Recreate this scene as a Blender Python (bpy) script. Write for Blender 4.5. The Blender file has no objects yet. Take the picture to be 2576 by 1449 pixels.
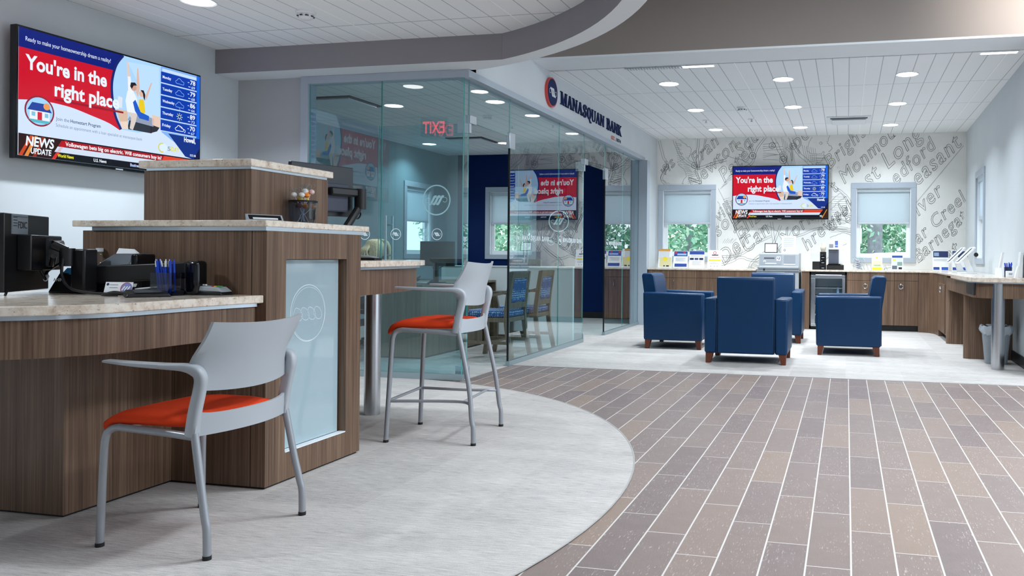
import bpy, bmesh, math, random
from mathutils import Vector, Matrix
C = bpy.context.scene.collection
SC = bpy.context.scene
rnd = random.Random(7)
PI = math.pi

# ---------------------------------------------------------------- camera, world, exposure
cam_d = bpy.data.cameras.new('camera')
cam = bpy.data.objects.new('camera', cam_d)
C.objects.link(cam)
FPX, PX, PY, ROLL, YAW, EYE = 2036.14, 1662.85, 645.46, 0.0083559, 0.22538, 1.07
cam_d.sensor_fit = 'HORIZONTAL'
cam_d.sensor_width = 36.0
cam_d.lens = 36.0 * FPX / 2576
cam_d.clip_start = 0.05
cam_d.clip_end = 300
# image centre relative to the principal point, in the (rolled) image frame
cam_d.shift_x = (1288.0 - PX) / 2576
cam_d.shift_y = -(724.5 - PY) / 2576
fw = Vector((-math.sin(YAW), math.cos(YAW), 0))
rt = Vector((math.cos(YAW), math.sin(YAW), 0))
up = Vector((0, 0, 1))
cr, sr = math.cos(ROLL), math.sin(ROLL)
r2 = rt * cr + up * sr          # camera rolled a little
u2 = up * cr - rt * sr
cam.matrix_world = Matrix(((r2.x, u2.x, -fw.x, 0), (r2.y, u2.y, -fw.y, 0), (r2.z, u2.z, -fw.z, EYE), (0, 0, 0, 1)))
SC.camera = cam

SC.view_settings.view_transform = 'Standard'
SC.view_settings.look = 'None'
SC.view_settings.gamma = 1.0
SC.view_settings.use_curve_mapping = False
SC.view_settings.exposure = 0.1
SC.cycles.max_bounces = 9
SC.cycles.diffuse_bounces = 4
SC.cycles.glossy_bounces = 4
SC.cycles.transmission_bounces = 6
SC.cycles.transparent_max_bounces = 24
SC.cycles.sample_clamp_indirect = 6.0
SC.cycles.caustics_reflective = False
SC.cycles.caustics_refractive = False

world = bpy.data.worlds.new('sky')
SC.world = world
world.use_nodes = True
wn = world.node_tree
bg = wn.nodes['Background']
bg.inputs['Color'].default_value = (0.76, 0.88, 1.0, 1)
bg.inputs['Strength'].default_value = 2.2

LAMP_COL = (0.84, 0.93, 1.0)
P_LOBBY, P_LEFT, P_OFFICE, P_TRAY = 23.0, 36.0, 9.0, 108.0
# ---------------------------------------------------------------- materials
MATS = {}
def nt(name):
    m = bpy.data.materials.new(name); m.use_nodes = True
    return m, m.node_tree, m.node_tree.nodes['Principled BSDF']
def S(hexs):
    h = hexs.lstrip('#'); v = [int(h[i:i+2], 16) / 255 for i in (0, 2, 4)]
    return tuple(c / 12.92 if c <= .04045 else ((c + .055) / 1.055) ** 2.4 for c in v) + (1,)
def M(name, col, rough=.5, metal=0., spec=.5, noise=0., nscale=40., coat=0., bump=0.):
    if name in MATS: return MATS[name]
    m, t, b = nt(name)
    c = S(col) if isinstance(col, str) else tuple(col) + (1,)
    b.inputs['Base Color'].default_value = c
    b.inputs['Roughness'].default_value = rough
    b.inputs['Metallic'].default_value = metal
    b.inputs['Specular IOR Level'].default_value = spec
    b.inputs['Coat Weight'].default_value = coat
    if noise or bump:
        tc = t.nodes.new('ShaderNodeTexCoord'); n = t.nodes.new('ShaderNodeTexNoise')
        n.inputs['Scale'].default_value = nscale; n.inputs['Detail'].default_value = 3
        t.links.new(tc.outputs['Object'], n.inputs['Vector'])
        if noise:
            r = t.nodes.new('ShaderNodeValToRGB')
            r.color_ramp.elements[0].position = .3; r.color_ramp.elements[1].position = .7
            r.color_ramp.elements[0].color = tuple(max(0, x * (1 - noise)) for x in c[:3]) + (1,)
            r.color_ramp.elements[1].color = tuple(min(1, x * (1 + noise)) for x in c[:3]) + (1,)
            t.links.new(n.outputs['Fac'], r.inputs['Fac']); t.links.new(r.outputs['Color'], b.inputs['Base Color'])
        if bump:
            bp = t.nodes.new('ShaderNodeBump'); bp.inputs['Strength'].default_value = bump; bp.inputs['Distance'].default_value = .002
            t.links.new(n.outputs['Fac'], bp.inputs['Height']); t.links.new(bp.outputs['Normal'], b.inputs['Normal'])
    MATS[name] = m
    return m
def EM(name, col, s=1.0, gloss=False):
    """surface that gives off light (screens, lamps)"""
    if name in MATS: return MATS[name]
    m, t, b = nt(name)
    c = S(col) if isinstance(col, str) else tuple(col) + (1,)
    b.inputs['Base Color'].default_value = (.004, .004, .004, 1)
    b.inputs['Roughness'].default_value = .12
    b.inputs['Specular IOR Level'].default_value = .22 if gloss else 0.
    b.inputs['Emission Color'].default_value = c
    b.inputs['Emission Strength'].default_value = s
    MATS[name] = m
    return m
def math_(t, op, a, b=None, c=None):
    n = t.nodes.new('ShaderNodeMath'); n.operation = op
    for i, v in enumerate((a, b, c)):
        if v is None: continue
        if isinstance(v, (int, float)): n.inputs[i].default_value = v
        else: t.links.new(v, n.inputs[i])
    return n.outputs[0]
def mixc(t, f, a, b):
    n = t.nodes.new('ShaderNodeMix'); n.data_type = 'RGBA'
    for s, v in (('Factor', f), ('A', a), ('B', b)):
        i = [q for q in n.inputs if q.name == s and (q.type == 'RGBA') == (s != 'Factor')][0]
        if isinstance(v, (int, float)): i.default_value = v
        elif isinstance(v, tuple): i.default_value = v
        else: t.links.new(v, i)
    return [o for o in n.outputs if o.type == 'RGBA'][0]
def pos(t):
    g = t.nodes.new('ShaderNodeNewGeometry'); s = t.nodes.new('ShaderNodeSeparateXYZ')
    t.links.new(g.outputs['Position'], s.inputs[0]); return g.outputs['Position'], s.outputs
def comb(t, x, y, z):
    n = t.nodes.new('ShaderNodeCombineXYZ')
    for i, v in enumerate((x, y, z)):
        if isinstance(v, (int, float)): n.inputs[i].default_value = v
        else: t.links.new(v, n.inputs[i])
    return n.outputs[0]
def noise(t, vec, scale, detail=3, rough=.5):
    n = t.nodes.new('ShaderNodeTexNoise'); n.inputs['Scale'].default_value = scale
    n.inputs['Detail'].default_value = detail; n.inputs['Roughness'].default_value = rough
    t.links.new(vec, n.inputs['Vector']); return n.outputs['Fac']
def ramp(t, f, stops):
    r = t.nodes.new('ShaderNodeValToRGB'); e = r.color_ramp.elements
    while len(e) < len(stops): e.new(.5)
    for k, (p, c) in enumerate(stops): e[k].position = p; e[k].color = c
    t.links.new(f, r.inputs['Fac']); return r.outputs['Color']

def wood(name, dark, mid, light, vert=True, rough=.42):
    m, t, b = nt(name); p, s = pos(t)
    u = math_(t, 'ADD', s[0], s[1])
    if vert: v = comb(t, math_(t, 'MULTIPLY', u, 95.), math_(t, 'MULTIPLY', math_(t, 'SUBTRACT', s[0], s[1]), 60.), math_(t, 'MULTIPLY', s[2], 1.6))
    else: v = comb(t, math_(t, 'MULTIPLY', s[0], 2.), math_(t, 'MULTIPLY', s[1], 2.), math_(t, 'MULTIPLY', s[2], 90.))
    f1 = noise(t, v, 1.0, 4, .65)
    v2 = comb(t, math_(t, 'MULTIPLY', u, 16.), 0., math_(t, 'MULTIPLY', s[2], .5)) if vert else comb(t, 0., 0., math_(t, 'MULTIPLY', s[2], 14.))
    f2 = noise(t, v2, 1.0, 2)
    f = math_(t, 'ADD', math_(t, 'MULTIPLY', f1, .65), math_(t, 'MULTIPLY', f2, .35))
    col = ramp(t, f, [(.30, S(dark)), (.5, S(mid)), (.70, S(light))])
    t.links.new(col, b.inputs['Base Color']); b.inputs['Roughness'].default_value = rough
    b.inputs['Specular IOR Level'].default_value = .35
    MATS[name] = m; return m
WOOD = wood('walnut_laminate', '#47362b', '#6f5746', '#8f7763')
WOOD_D = wood('dark_desk_laminate', '#4e4336', '#6a5d4c', '#857763')
WOOD_CH = wood('chair_wood', '#5c5140', '#76695a', '#8c7f6c')

def granite():
    m, t, b = nt('speckled_quartz'); p, s = pos(t)
    n1 = noise(t, p, 22, 6, .7)
    col = ramp(t, n1, [(.28, S('#b59f8a')), (.42, S('#dccbb9')), (.55, S('#eee2d3')), (.75, S('#f6ede2'))])
    n2 = noise(t, p, 70, 4, .75)
    v = t.nodes.new('ShaderNodeTexVoronoi'); v.inputs['Scale'].default_value = 95; t.links.new(p, v.inputs['Vector'])
    k = math_(t, 'MULTIPLY', math_(t, 'LESS_THAN', v.outputs['Distance'], .32), math_(t, 'GREATER_THAN', n2, .565))
    col = mixc(t, math_(t, 'MULTIPLY', k, .75), col, S('#85776a'))
    t.links.new(col, b.inputs['Base Color']); b.inputs['Roughness'].default_value = .13
    MATS['granite'] = m; return m
GRANITE = granite()

def carpet():
    m, t, b = nt('grey_streaked_carpet'); p, s = pos(t)
    v = comb(t, math_(t, 'MULTIPLY', s[0], 11.), math_(t, 'MULTIPLY', s[1], 150.), 0.)
    f = noise(t, v, 1.0, 4, .7)
    v2 = comb(t, math_(t, 'MULTIPLY', s[0], 1.2), math_(t, 'MULTIPLY', s[1], 6.), 0.)
    f2 = noise(t, v2, 1.0, 3)
    fn = noise(t, p, 420, 2)
    wn_ = t.nodes.new('ShaderNodeTexWhiteNoise'); wn_.noise_dimensions = '2D'
    t.links.new(comb(t, math_(t, 'FLOOR', math_(t, 'MULTIPLY', s[0], 2.0)), math_(t, 'FLOOR', math_(t, 'MULTIPLY', s[1], 1.0)), 0.), wn_.inputs['Vector'])
    g = math_(t, 'ADD', math_(t, 'MULTIPLY', f, .55), math_(t, 'MULTIPLY', f2, .15))
    g = math_(t, 'ADD', g, math_(t, 'MULTIPLY', fn, .25))
    g = math_(t, 'ADD', g, math_(t, 'MULTIPLY', wn_.outputs['Value'], .05))
    col = ramp(t, g, [(.36, S('#949090')), (.50, S('#b9b5b2')), (.64, S('#d0cbc7'))])
    t.links.new(col, b.inputs['Base Color']); b.inputs['Roughness'].default_value = .95; b.inputs['Specular IOR Level'].default_value = .1
    bp = t.nodes.new('ShaderNodeBump'); bp.inputs['Strength'].default_value = .35; bp.inputs['Distance'].default_value = .003
    t.links.new(math_(t, 'ADD', f, fn), bp.inputs['Height']); t.links.new(bp.outputs['Normal'], b.inputs['Normal'])
    return m
CARPET = carpet()

def plank():
    m, t, b = nt('wood_look_tile'); p, s = pos(t)
    W_, L_ = .1545, .612
    xr = math_(t, 'DIVIDE', math_(t, 'SUBTRACT', s[0], .024), W_)
    row = math_(t, 'FLOOR', xr); fx = math_(t, 'FRACT', xr)
    yr = math_(t, 'ADD', math_(t, 'DIVIDE', math_(t, 'SUBTRACT', s[1], 3.265), L_), math_(t, 'DIVIDE', row, 3.))
    cell = math_(t, 'FLOOR', yr); fy = math_(t, 'FRACT', yr)
    ex = math_(t, 'MULTIPLY', math_(t, 'MINIMUM', fx, math_(t, 'SUBTRACT', 1., fx)), W_)
    ey = math_(t, 'MULTIPLY', math_(t, 'MINIMUM', fy, math_(t, 'SUBTRACT', 1., fy)), L_)
    gr = math_(t, 'MAXIMUM', math_(t, 'LESS_THAN', ex, .0032), math_(t, 'LESS_THAN', ey, .0024))
    wn_ = t.nodes.new('ShaderNodeTexWhiteNoise'); wn_.noise_dimensions = '2D'
    t.links.new(comb(t, row, cell, 0.), wn_.inputs['Vector'])
    base = ramp(t, wn_.outputs['Value'], [(0., S('#756867')), (.35, S('#7f716d')), (.7, S('#877770')), (1., S('#8f7c70'))])
    v = comb(t, math_(t, 'MULTIPLY', s[0], 190.), math_(t, 'MULTIPLY', s[1], 32.), math_(t, 'MULTIPLY', row, 3.7))
    g = noise(t, v, 1.0, 5, .7)
    patch = noise(t, comb(t, math_(t, 'MULTIPLY', s[0], 4.), math_(t, 'MULTIPLY', s[1], 3.), row), 1.0, 2)
    base = mixc(t, math_(t, 'MULTIPLY', noise(t, p, 14, 3), .35), base, S('#9c8e88'))
    fl = math_(t, 'MULTIPLY', math_(t, 'GREATER_THAN', g, .615), math_(t, 'GREATER_THAN', patch, .47))
    base = mixc(t, math_(t, 'MULTIPLY', fl, .7), base, S('#c4b8b3'))
    col = mixc(t, gr, base, S('#cfc9c5'))
    t.links.new(col, b.inputs['Base Color'])
    b.inputs['Roughness'].default_value = .38; b.inputs['Specular IOR Level'].default_value = .42
    bp = t.nodes.new('ShaderNodeBump'); bp.inputs['Strength'].default_value = .35; bp.inputs['Distance'].default_value = .003
    t.links.new(math_(t, 'SUBTRACT', g, gr), bp.inputs['Height']); t.links.new(bp.outputs['Normal'], b.inputs['Normal'])
    return m
PLANK = plank()

def actile():
    m, t, b = nt('acoustic_ceiling_tile'); p, s = pos(t)
    def line(sock, per, off, w):
        f = math_(t, 'FRACT', math_(t, 'DIVIDE', math_(t, 'SUBTRACT', sock, off), per))
        e = math_(t, 'MULTIPLY', math_(t, 'MINIMUM', f, math_(t, 'SUBTRACT', 1., f)), per)
        return math_(t, 'LESS_THAN', e, w)
    lx = line(s[0], .1637, .01, .0042); ly = line(s[1], 1.31, 8.22, .006); lt = line(s[0], 1.31, .177, .006)
    sp = noise(t, p, 260, 3, .6)
    base = ramp(t, sp, [(.35, S('#dfe3e6')), (.55, S('#f1f4f6'))])
    col = mixc(t, math_(t, 'MAXIMUM', lx, ly), base, S('#b4b9be'))
    col = mixc(t, lt, col, S('#fafcfd'))
    t.links.new(col, b.inputs['Base Color']); b.inputs['Roughness'].default_value = .9; b.inputs['Specular IOR Level'].default_value = .1
    return m
ACT = actile()

def fabric_dots():
    m, t, b = nt('blue_patterned_upholstery'); tc = t.nodes.new('ShaderNodeTexCoord')
    v = t.nodes.new('ShaderNodeTexVoronoi'); v.inputs['Scale'].default_value = 46; v.inputs['Randomness'].default_value = .25
    t.links.new(tc.outputs['Object'], v.inputs['Vector'])
    k = math_(t, 'LESS_THAN', v.outputs['Distance'], .33)
    t.links.new(mixc(t, k, S('#34588c'), S('#b4cfe6')), b.inputs['Base Color']); b.inputs['Roughness'].default_value = .85
    return m
DOTS = fabric_dots()

def glass(name, tint, boost=2.0):
    """clear pane: light passes straight, the front face mirrors by Fresnel"""
    m = bpy.data.materials.new(name); m.use_nodes = True; t = m.node_tree
    t.nodes.clear()
    o = t.nodes.new('ShaderNodeOutputMaterial'); mx = t.nodes.new('ShaderNodeMixShader')
    tr = t.nodes.new('ShaderNodeBsdfTransparent'); gl = t.nodes.new('ShaderNodeBsdfGlossy')
    fr = t.nodes.new('ShaderNodeFresnel'); ge = t.nodes.new('ShaderNodeNewGeometry')
    fr.inputs['IOR'].default_value = 1.5; gl.inputs['Roughness'].default_value = 0.0; gl.inputs['Color'].default_value = (.93, .97, .98, 1)
    tr.inputs['Color'].default_value = tint
    f = math_(t, 'MULTIPLY', fr.outputs[0], boost); f = math_(t, 'MINIMUM', f, 1.0)
    f = math_(t, 'MULTIPLY', f, math_(t, 'SUBTRACT', 1.0, ge.outputs['Backfacing']))
    t.links.new(f, mx.inputs[0]); t.links.new(tr.outputs[0], mx.inputs[1]); t.links.new(gl.outputs[0], mx.inputs[2])
    t.links.new(mx.outputs[0], o.inputs[0]); MATS[name] = m; return m
GLASS = glass('partition_glass', (.83, .93, .945, 1))
PANE = glass('window_glass', (.97, .99, .99, 1), 1.2)
CLEAR = glass('clear_acrylic', (.93, .95, .96, 1), 1.0)
SMOKE = glass('smoked_acrylic', (.62, .66, .72, 1), 1.0)
EDGE = M('glass_edge', '#4fa6a4', .15, 0, .5)
EDGE_D = M('dark_door_seal', '#0a0e12', .4)

WALL = M('pale_blue_grey_paint', '#cdd4d9', .7, noise=.02, nscale=3)
WALL2 = M('warm_grey_paint', '#b7babd', .7, noise=.02, nscale=3)
OFFW = M('office_grey_teal_cast', '#86a0a8', .7, noise=.02, nscale=3)  # teal cast of the glass is put into this wall colour
WHITEP = M('white_paint', '#dfe4e8', .6)
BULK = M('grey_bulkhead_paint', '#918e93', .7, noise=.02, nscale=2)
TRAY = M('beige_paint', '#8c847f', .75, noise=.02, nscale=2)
NAVYW = M('navy_accent_paint', '#001f52', .5, 0, .15, noise=.03, nscale=3)
MURAL = M('mural_ground', '#eaebe8', .75, noise=.015, nscale=5)
MLINE = M('mural_line', '#b0b3b2', .8)
TRIMG = M('blue_grey_trim', '#aeb9c5', .5)
SASH = M('white_sash', '#f0f4f7', .4)
BASEB = M('black_base', '#14161a', .4)
BLACK = M('black_plastic', '#0c0c0f', .38, noise=.1)
BLACKG = M('black_gloss', '#0b0c10', .12)
DGREY = M('dark_grey_plastic', '#3a3d44', .45)
MGREY = M('mid_grey_plastic', '#8d939b', .45)
LGREY = M('light_grey_plastic', '#a3a9af', .45)
SHELL = M('grey_polypropylene', '#a6abb1', .42, noise=.02, nscale=6)
TUBE = M('silver_powder_coat', '#9c9fa5', .35, .35)
STEEL = M('brushed_steel', '#c3c6ca', .26, 1.0)
CHROME = M('chrome', '#e2e6ea', .12, 1.0)
ALU = M('satin_aluminium', '#ccd6de', .3, .85)
RUBBER = M('black_rubber', '#101012', .6)
ORANGE = M('orange_fabric', '#e2431c', .85, 0, .2, noise=.06, nscale=300, bump=.15)
NAVY = M('navy_vinyl', '#022f54', .38, 0, .3, noise=.04, nscale=5)
SEAM = M('navy_seam', '#07213f', .6)
CHERRY = wood('cherry_leg', '#4e2618', '#5f3020', '#713b28')
PAPER = M('white_paper', '#eef1f4', .6)
INKB = M('ink_blue', '#27479a', .6)
INKN = M('ink_navy', '#1a2c5e', .6)
INKR = M('ink_red', '#b83548', .6)
INKG = M('ink_grey', '#9aa3ad', .6)
INKY = M('ink_yellow', '#ecd83e', .6)
INKO = M('ink_amber', '#d49a3a', .6)
INKK = M('ink_black', '#22252b', .6)
WHITE = M('white_plastic', '#e9edf0', .35)
FROST = M('frosted_film', '#eaf6f8', .6)
SEAG = M('back_painted_glass', '#a4b8c0', .06, 0, .5, coat=.4)
SEAGL = M('etched_line', '#dbe9ee', .3)
REDR = M('red_sign_edge', '#c9463f', .4)
NAVYS = M('navy_sign', '#0c2456', .6, 0, .2)
BLUEPEN = M('blue_pen', '#1746c4', .25)
LINER = M('clear_bin_liner', '#b9c2cb', .3)
HAIR = M('blond_hair', '#ead2a4', .45, noise=.25, nscale=60)
SKIN = M('skin', '#d6a68a', .5)
CLOTH = M('dark_blouse', '#28313f', .8)
BIN = M('grey_bin', '#8e969e', .45)
LIT = EM('lamp_diffuser', (1., .985, .96), 9.0)
STRIP = EM('strip_diffuser', (1., .98, .95), 5.0)
def shade_cloth():
    m, t, b = nt('roller_shade_cloth'); b.inputs['Base Color'].default_value = S('#dfe7ec'); b.inputs['Roughness'].default_value = .85
    tl = t.nodes.new('ShaderNodeBsdfTranslucent'); tl.inputs['Color'].default_value = S('#dfe9ef'); mx = t.nodes.new('ShaderNodeMixShader'); mx.inputs[0].default_value = .5
    o = t.nodes['Material Output']; t.links.new(b.outputs[0], mx.inputs[1]); t.links.new(tl.outputs[0], mx.inputs[2]); t.links.new(mx.outputs[0], o.inputs[0]); return m
SHADE = shade_cloth()
# ---------------------------------------------------------------- mesh helpers
class MB:
    def __init__(s): s.v = []; s.f = []; s.m = []
    def add(s, vs, fs, m=0):
        o = len(s.v); s.v += [tuple(v) for v in vs]
        for f in fs: s.f.append(tuple(i + o for i in f)); s.m.append(m)
        return s
    def box(s, x0, x1, y0, y1, z0, z1, m=0):
        x0, x1 = sorted((x0, x1)); y0, y1 = sorted((y0, y1)); z0, z1 = sorted((z0, z1))
        v = [(x, y, z) for z in (z0, z1) for y in (y0, y1) for x in (x0, x1)]
        return s.add(v, [(0, 2, 3, 1), (4, 5, 7, 6), (0, 1, 5, 4), (2, 6, 7, 3), (0, 4, 6, 2), (1, 3, 7, 5)], m)
    def hexa(s, b, t, m=0):     # bottom ring and top ring of four points, ccw from above
        return s.add(list(b) + list(t), [(3, 2, 1, 0), (4, 5, 6, 7)] + [(i, (i + 1) % 4, (i + 1) % 4 + 4, i + 4) for i in range(4)], m)
    def prism(s, poly, z0, z1, m=0, T=None):
        n = len(poly); T = T or (lambda x, y, z: (x, y, z))
        a = sum(poly[i][0] * poly[(i + 1) % n][1] - poly[(i + 1) % n][0] * poly[i][1] for i in range(n))
        if a < 0: poly = poly[::-1]
        vs = [T(x, y, z0) for x, y in poly] + [T(x, y, z1) for x, y in poly]
        return s.add(vs, [tuple(range(n - 1, -1, -1)), tuple(range(n, 2 * n))] + [(i, (i + 1) % n, (i + 1) % n + n, i + n) for i in range(n)], m)
    def poly(s, pts, m=0): return s.add(pts, [tuple(range(len(pts)))], m)
    def tube(s, pts, r, n=10, m=0, cap=True):
        P = [Vector(p) for p in pts]; R = r if isinstance(r, (list, tuple)) else [r] * len(P)
        rings = []; t0 = (P[1] - P[0]).normalized()
        nrm = t0.orthogonal().normalized()
        for i, p in enumerate(P):
            if i == 0: t = t0
            elif i == len(P) - 1: t = (P[i] - P[i - 1]).normalized()
            else: t = ((P[i + 1] - p).normalized() + (p - P[i - 1]).normalized()).normalized()
            nrm = (nrm - t * nrm.dot(t)).normalized(); bn = t.cross(nrm)
            rings.append([p + (nrm * math.cos(2 * PI * k / n) + bn * math.sin(2 * PI * k / n)) * R[i] for k in range(n)])
        vs = [v for rg in rings for v in rg]
        fs = [(i * n + k, i * n + (k + 1) % n, (i + 1) * n + (k + 1) % n, (i + 1) * n + k) for i in range(len(P) - 1) for k in range(n)]
        if cap: fs += [tuple(range(n - 1, -1, -1)), tuple(range((len(P) - 1) * n, len(P) * n))]
        return s.add(vs, fs, m)
    def lathe(s, prof, c=(0, 0, 0), n=24, m=0, cap=True):
        vs = [(c[0] + r * math.cos(2 * PI * k / n), c[1] + r * math.sin(2 * PI * k / n), c[2] + z) for r, z in prof for k in range(n)]
        fs = [(i * n + k, i * n + (k + 1) % n, (i + 1) * n + (k + 1) % n, (i + 1) * n + k) for i in range(len(prof) - 1) for k in range(n)]
        if cap: fs += [tuple(range(n - 1, -1, -1)), tuple(range((len(prof) - 1) * n, len(prof) * n))]
        return s.add(vs, fs, m)
    def ball(s, c, r, n=12, m=0):
        rx, ry, rz = r if isinstance(r, (tuple, list)) else (r, r, r)
        vs = []; k2 = n // 2
        for i in range(1, k2):
            a = PI * i / k2
            for k in range(n): vs.append((c[0] + rx * math.sin(a) * math.cos(2 * PI * k / n), c[1] + ry * math.sin(a) * math.sin(2 * PI * k / n), c[2] - rz * math.cos(a)))
        b = len(vs); vs += [(c[0], c[1], c[2] - rz), (c[0], c[1], c[2] + rz)]
        fs = [(i * n + k, i * n + (k + 1) % n, (i + 1) * n + (k + 1) % n, (i + 1) * n + k) for i in range(k2 - 2) for k in range(n)]
        fs += [(b, (k + 1) % n, k) for k in range(n)] + [(b + 1, (k2 - 2) * n + k, (k2 - 2) * n + (k + 1) % n) for k in range(n)]
        return s.add(vs, fs, m)
    def strip(s, pts, w, T, m=0, closed=False):      # flat ribbon in a 2-D plane mapped by T(u, v)
        n = len(pts); L = []
        for i in range(n):
            a = pts[(i - 1) % n] if (closed or i > 0) else pts[i]; b = pts[(i + 1) % n] if (closed or i < n - 1) else pts[i]
            dx, dy = b[0] - a[0], b[1] - a[1]; d = math.hypot(dx, dy) or 1
            nx, ny = -dy / d * w / 2, dx / d * w / 2
            L.append((T(pts[i][0] - nx, pts[i][1] - ny), T(pts[i][0] + nx, pts[i][1] + ny)))
        vs = [p for q in L for p in q]
        e = n if closed else n - 1
        return s.add(vs, [(2 * i, 2 * ((i + 1) % n), 2 * ((i + 1) % n) + 1, 2 * i + 1) for i in range(e)], m)
    def text(s, body, T, size=1., m=0, align='LEFT', bold=0., width=None, shear=0., outline=0., sx=1., spacing=1.):
        """lettering as a flat mesh; T maps (u, v) of the text plane into the scene; width squeezes it to an exact length"""
        c = bpy.data.curves.new('t', 'FONT'); c.body = body; c.align_x = 'LEFT'; c.size = 1.0; c.offset = bold; c.shear = shear
        c.resolution_u = 3; c.space_character = spacing
        if outline: c.fill_mode = 'NONE'; c.bevel_depth = outline / size; c.bevel_resolution = 0
        o = bpy.data.objects.new('t', c); C.objects.link(o)
        dg = bpy.context.evaluated_depsgraph_get(); ev = o.evaluated_get(dg); me = ev.to_mesh()
        vs = [tuple(v.co) for v in me.vertices]; fs = [tuple(p.vertices) for p in me.polygons]
        ev.to_mesh_clear(); bpy.data.objects.remove(o); bpy.data.curves.remove(c)
        if not vs: return s
        x0 = min(v[0] for v in vs); x1 = max(v[0] for v in vs)
        k = size * sx if width is None else width / (x1 - x0)
        sh = {'LEFT': 0, 'CENTER': -(x1 - x0) / 2, 'RIGHT': -(x1 - x0)}[align]
        return s.add([T((v[0] - x0 + sh) * k, v[1] * size) for v in vs], fs, m)
    def xf(s, f): s.v = [tuple(f(*v)) for v in s.v]; return s
    def join(s, o, m=0): return s.add(o.v, o.f, m)

ORG = {}
def obj(name, mb, mats, parent=None, bevel=0., seg=2, smooth=35, sub=0):
    """link one mesh object; vertices are given in scene coordinates (or in the thing's own, for prototypes)"""
    me = bpy.data.meshes.new(name)
    if parent is not None: org = ORG[parent]
    elif mb.v:
        xs, ys, zs = zip(*mb.v); org = Vector(((min(xs) + max(xs)) / 2, (min(ys) + max(ys)) / 2, min(zs)))
    else: org = Vector()
    me.from_pydata([(v[0] - org.x, v[1] - org.y, v[2] - org.z) for v in mb.v], [], mb.f)
    for k in (mats if isinstance(mats, (list, tuple)) else [mats]): me.materials.append(k)
    me.polygons.foreach_set('material_index', mb.m)
    me.validate(); me.update()
    if smooth:
        me.shade_smooth(); me.set_sharp_from_angle(angle=math.radians(smooth))
    o = bpy.data.objects.new(name, me); C.objects.link(o)
    if parent is not None: o.parent = parent; ORG[o] = org
    else: o.location = org; ORG[o] = org
    if bevel:
        b = o.modifiers.new('edge', 'BEVEL'); b.width = bevel; b.segments = seg; b.limit_method = 'ANGLE'; b.angle_limit = math.radians(40); b.harden_normals = False
    if sub:
        q = o.modifiers.new('soft', 'SUBSURF'); q.levels = sub; q.render_levels = sub
    return o
def thing(name, label, cat, loc=(0, 0, 0), rz=0., group=None):
    o = bpy.data.objects.new(name, None); C.objects.link(o); o.empty_display_size = .1
    o.location = loc; o.rotation_euler = (0, 0, rz); o['label'] = label; o['category'] = cat
    if group: o['group'] = group
    ORG[o] = Vector(loc); return o
def tag(o, label, cat, group=None, kind=None):
    o['label'] = label; o['category'] = cat
    if group: o['group'] = group
    if kind: o['kind'] = kind
    return o
def struct(name, mb, mats, parent=None, **k):
    o = obj(name, mb, mats, parent, **k)
    if parent is None: o['kind'] = 'structure'
    return o
def dup(root, loc, rz=None, label=None, group=None):
    r = root.copy(); C.objects.link(r); r.location = loc
    if rz is not None: r.rotation_euler = (0, 0, rz)
    if label: r['label'] = label
    if group: r['group'] = group
    for ch in list(root.children):
        c = ch.copy(); C.objects.link(c); c.parent = r
        for g in list(ch.children):
            if g.type == 'LIGHT' and False: continue
            d = g.copy(); C.objects.link(d); d.parent = c
    return r
def circ(cx, cy, r, n=48, a0=0., a1=2 * PI):
    return [(cx + r * math.cos(a0 + (a1 - a0) * k / n), cy + r * math.sin(a0 + (a1 - a0) * k / n)) for k in range(n + (0 if abs(a1 - a0 - 2 * PI) < 1e-6 else 1))]
def bez(p, n=16):      # Catmull-Rom through points of any dimension
    out = []; q = [p[0]] + list(p) + [p[-1]]; d = len(p[0])
    for i in range(1, len(q) - 2):
        for k in range(n):
            t = k / n
            out.append(tuple(.5 * (2 * q[i][j] + (q[i + 1][j] - q[i - 1][j]) * t + (2 * q[i - 1][j] - 5 * q[i][j] + 4 * q[i + 1][j] - q[i + 2][j]) * t * t + (3 * q[i][j] - q[i - 1][j] - 3 * q[i + 1][j] + q[i + 2][j]) * t ** 3) for j in range(d)))
    out.append(tuple(p[-1])); return out
# ================================================================ THE SETTING
CX, CY = -4.0, 3.3                     # centre of the round teller area
XL, YG, XG, YB = -5.41, 6.315, -3.18, 13.3
def xr(y): return 1.70 + .02 * (y - 8.3)   # face of the right-hand wall

# floor: wood-look tile, with carpet laid flush round the counter, in the lounge and in the office
f = MB()
f.box(XL - .1, 4.0, -3.2, 7.42, -.12, 0., 0)
half = circ(CX, CY, 3.03, 64, PI / 2, -PI / 2)
f.prism(half + [(XL, CY - 3.03), (XL, YG - .02)], -.02, .004, 1)
f.box(XG, 4.0, 7.346, YB, -.12, .004, 1)
f.box(-7.0, XG, YG - .02, YB, -.12, .004, 1)
f.strip([p for p in circ(CX, CY, 3.033, 64, PI / 2, -PI / 2)], .008, lambda u, v: (u, v, .005), 2)
f.box(XG, 1.75, 7.340, 7.348, 0, .005, 2)
struct('floor', f, [PLANK, CARPET, M('edge_strip', '#b9b7b4', .4, .3)], smooth=0)

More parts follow.
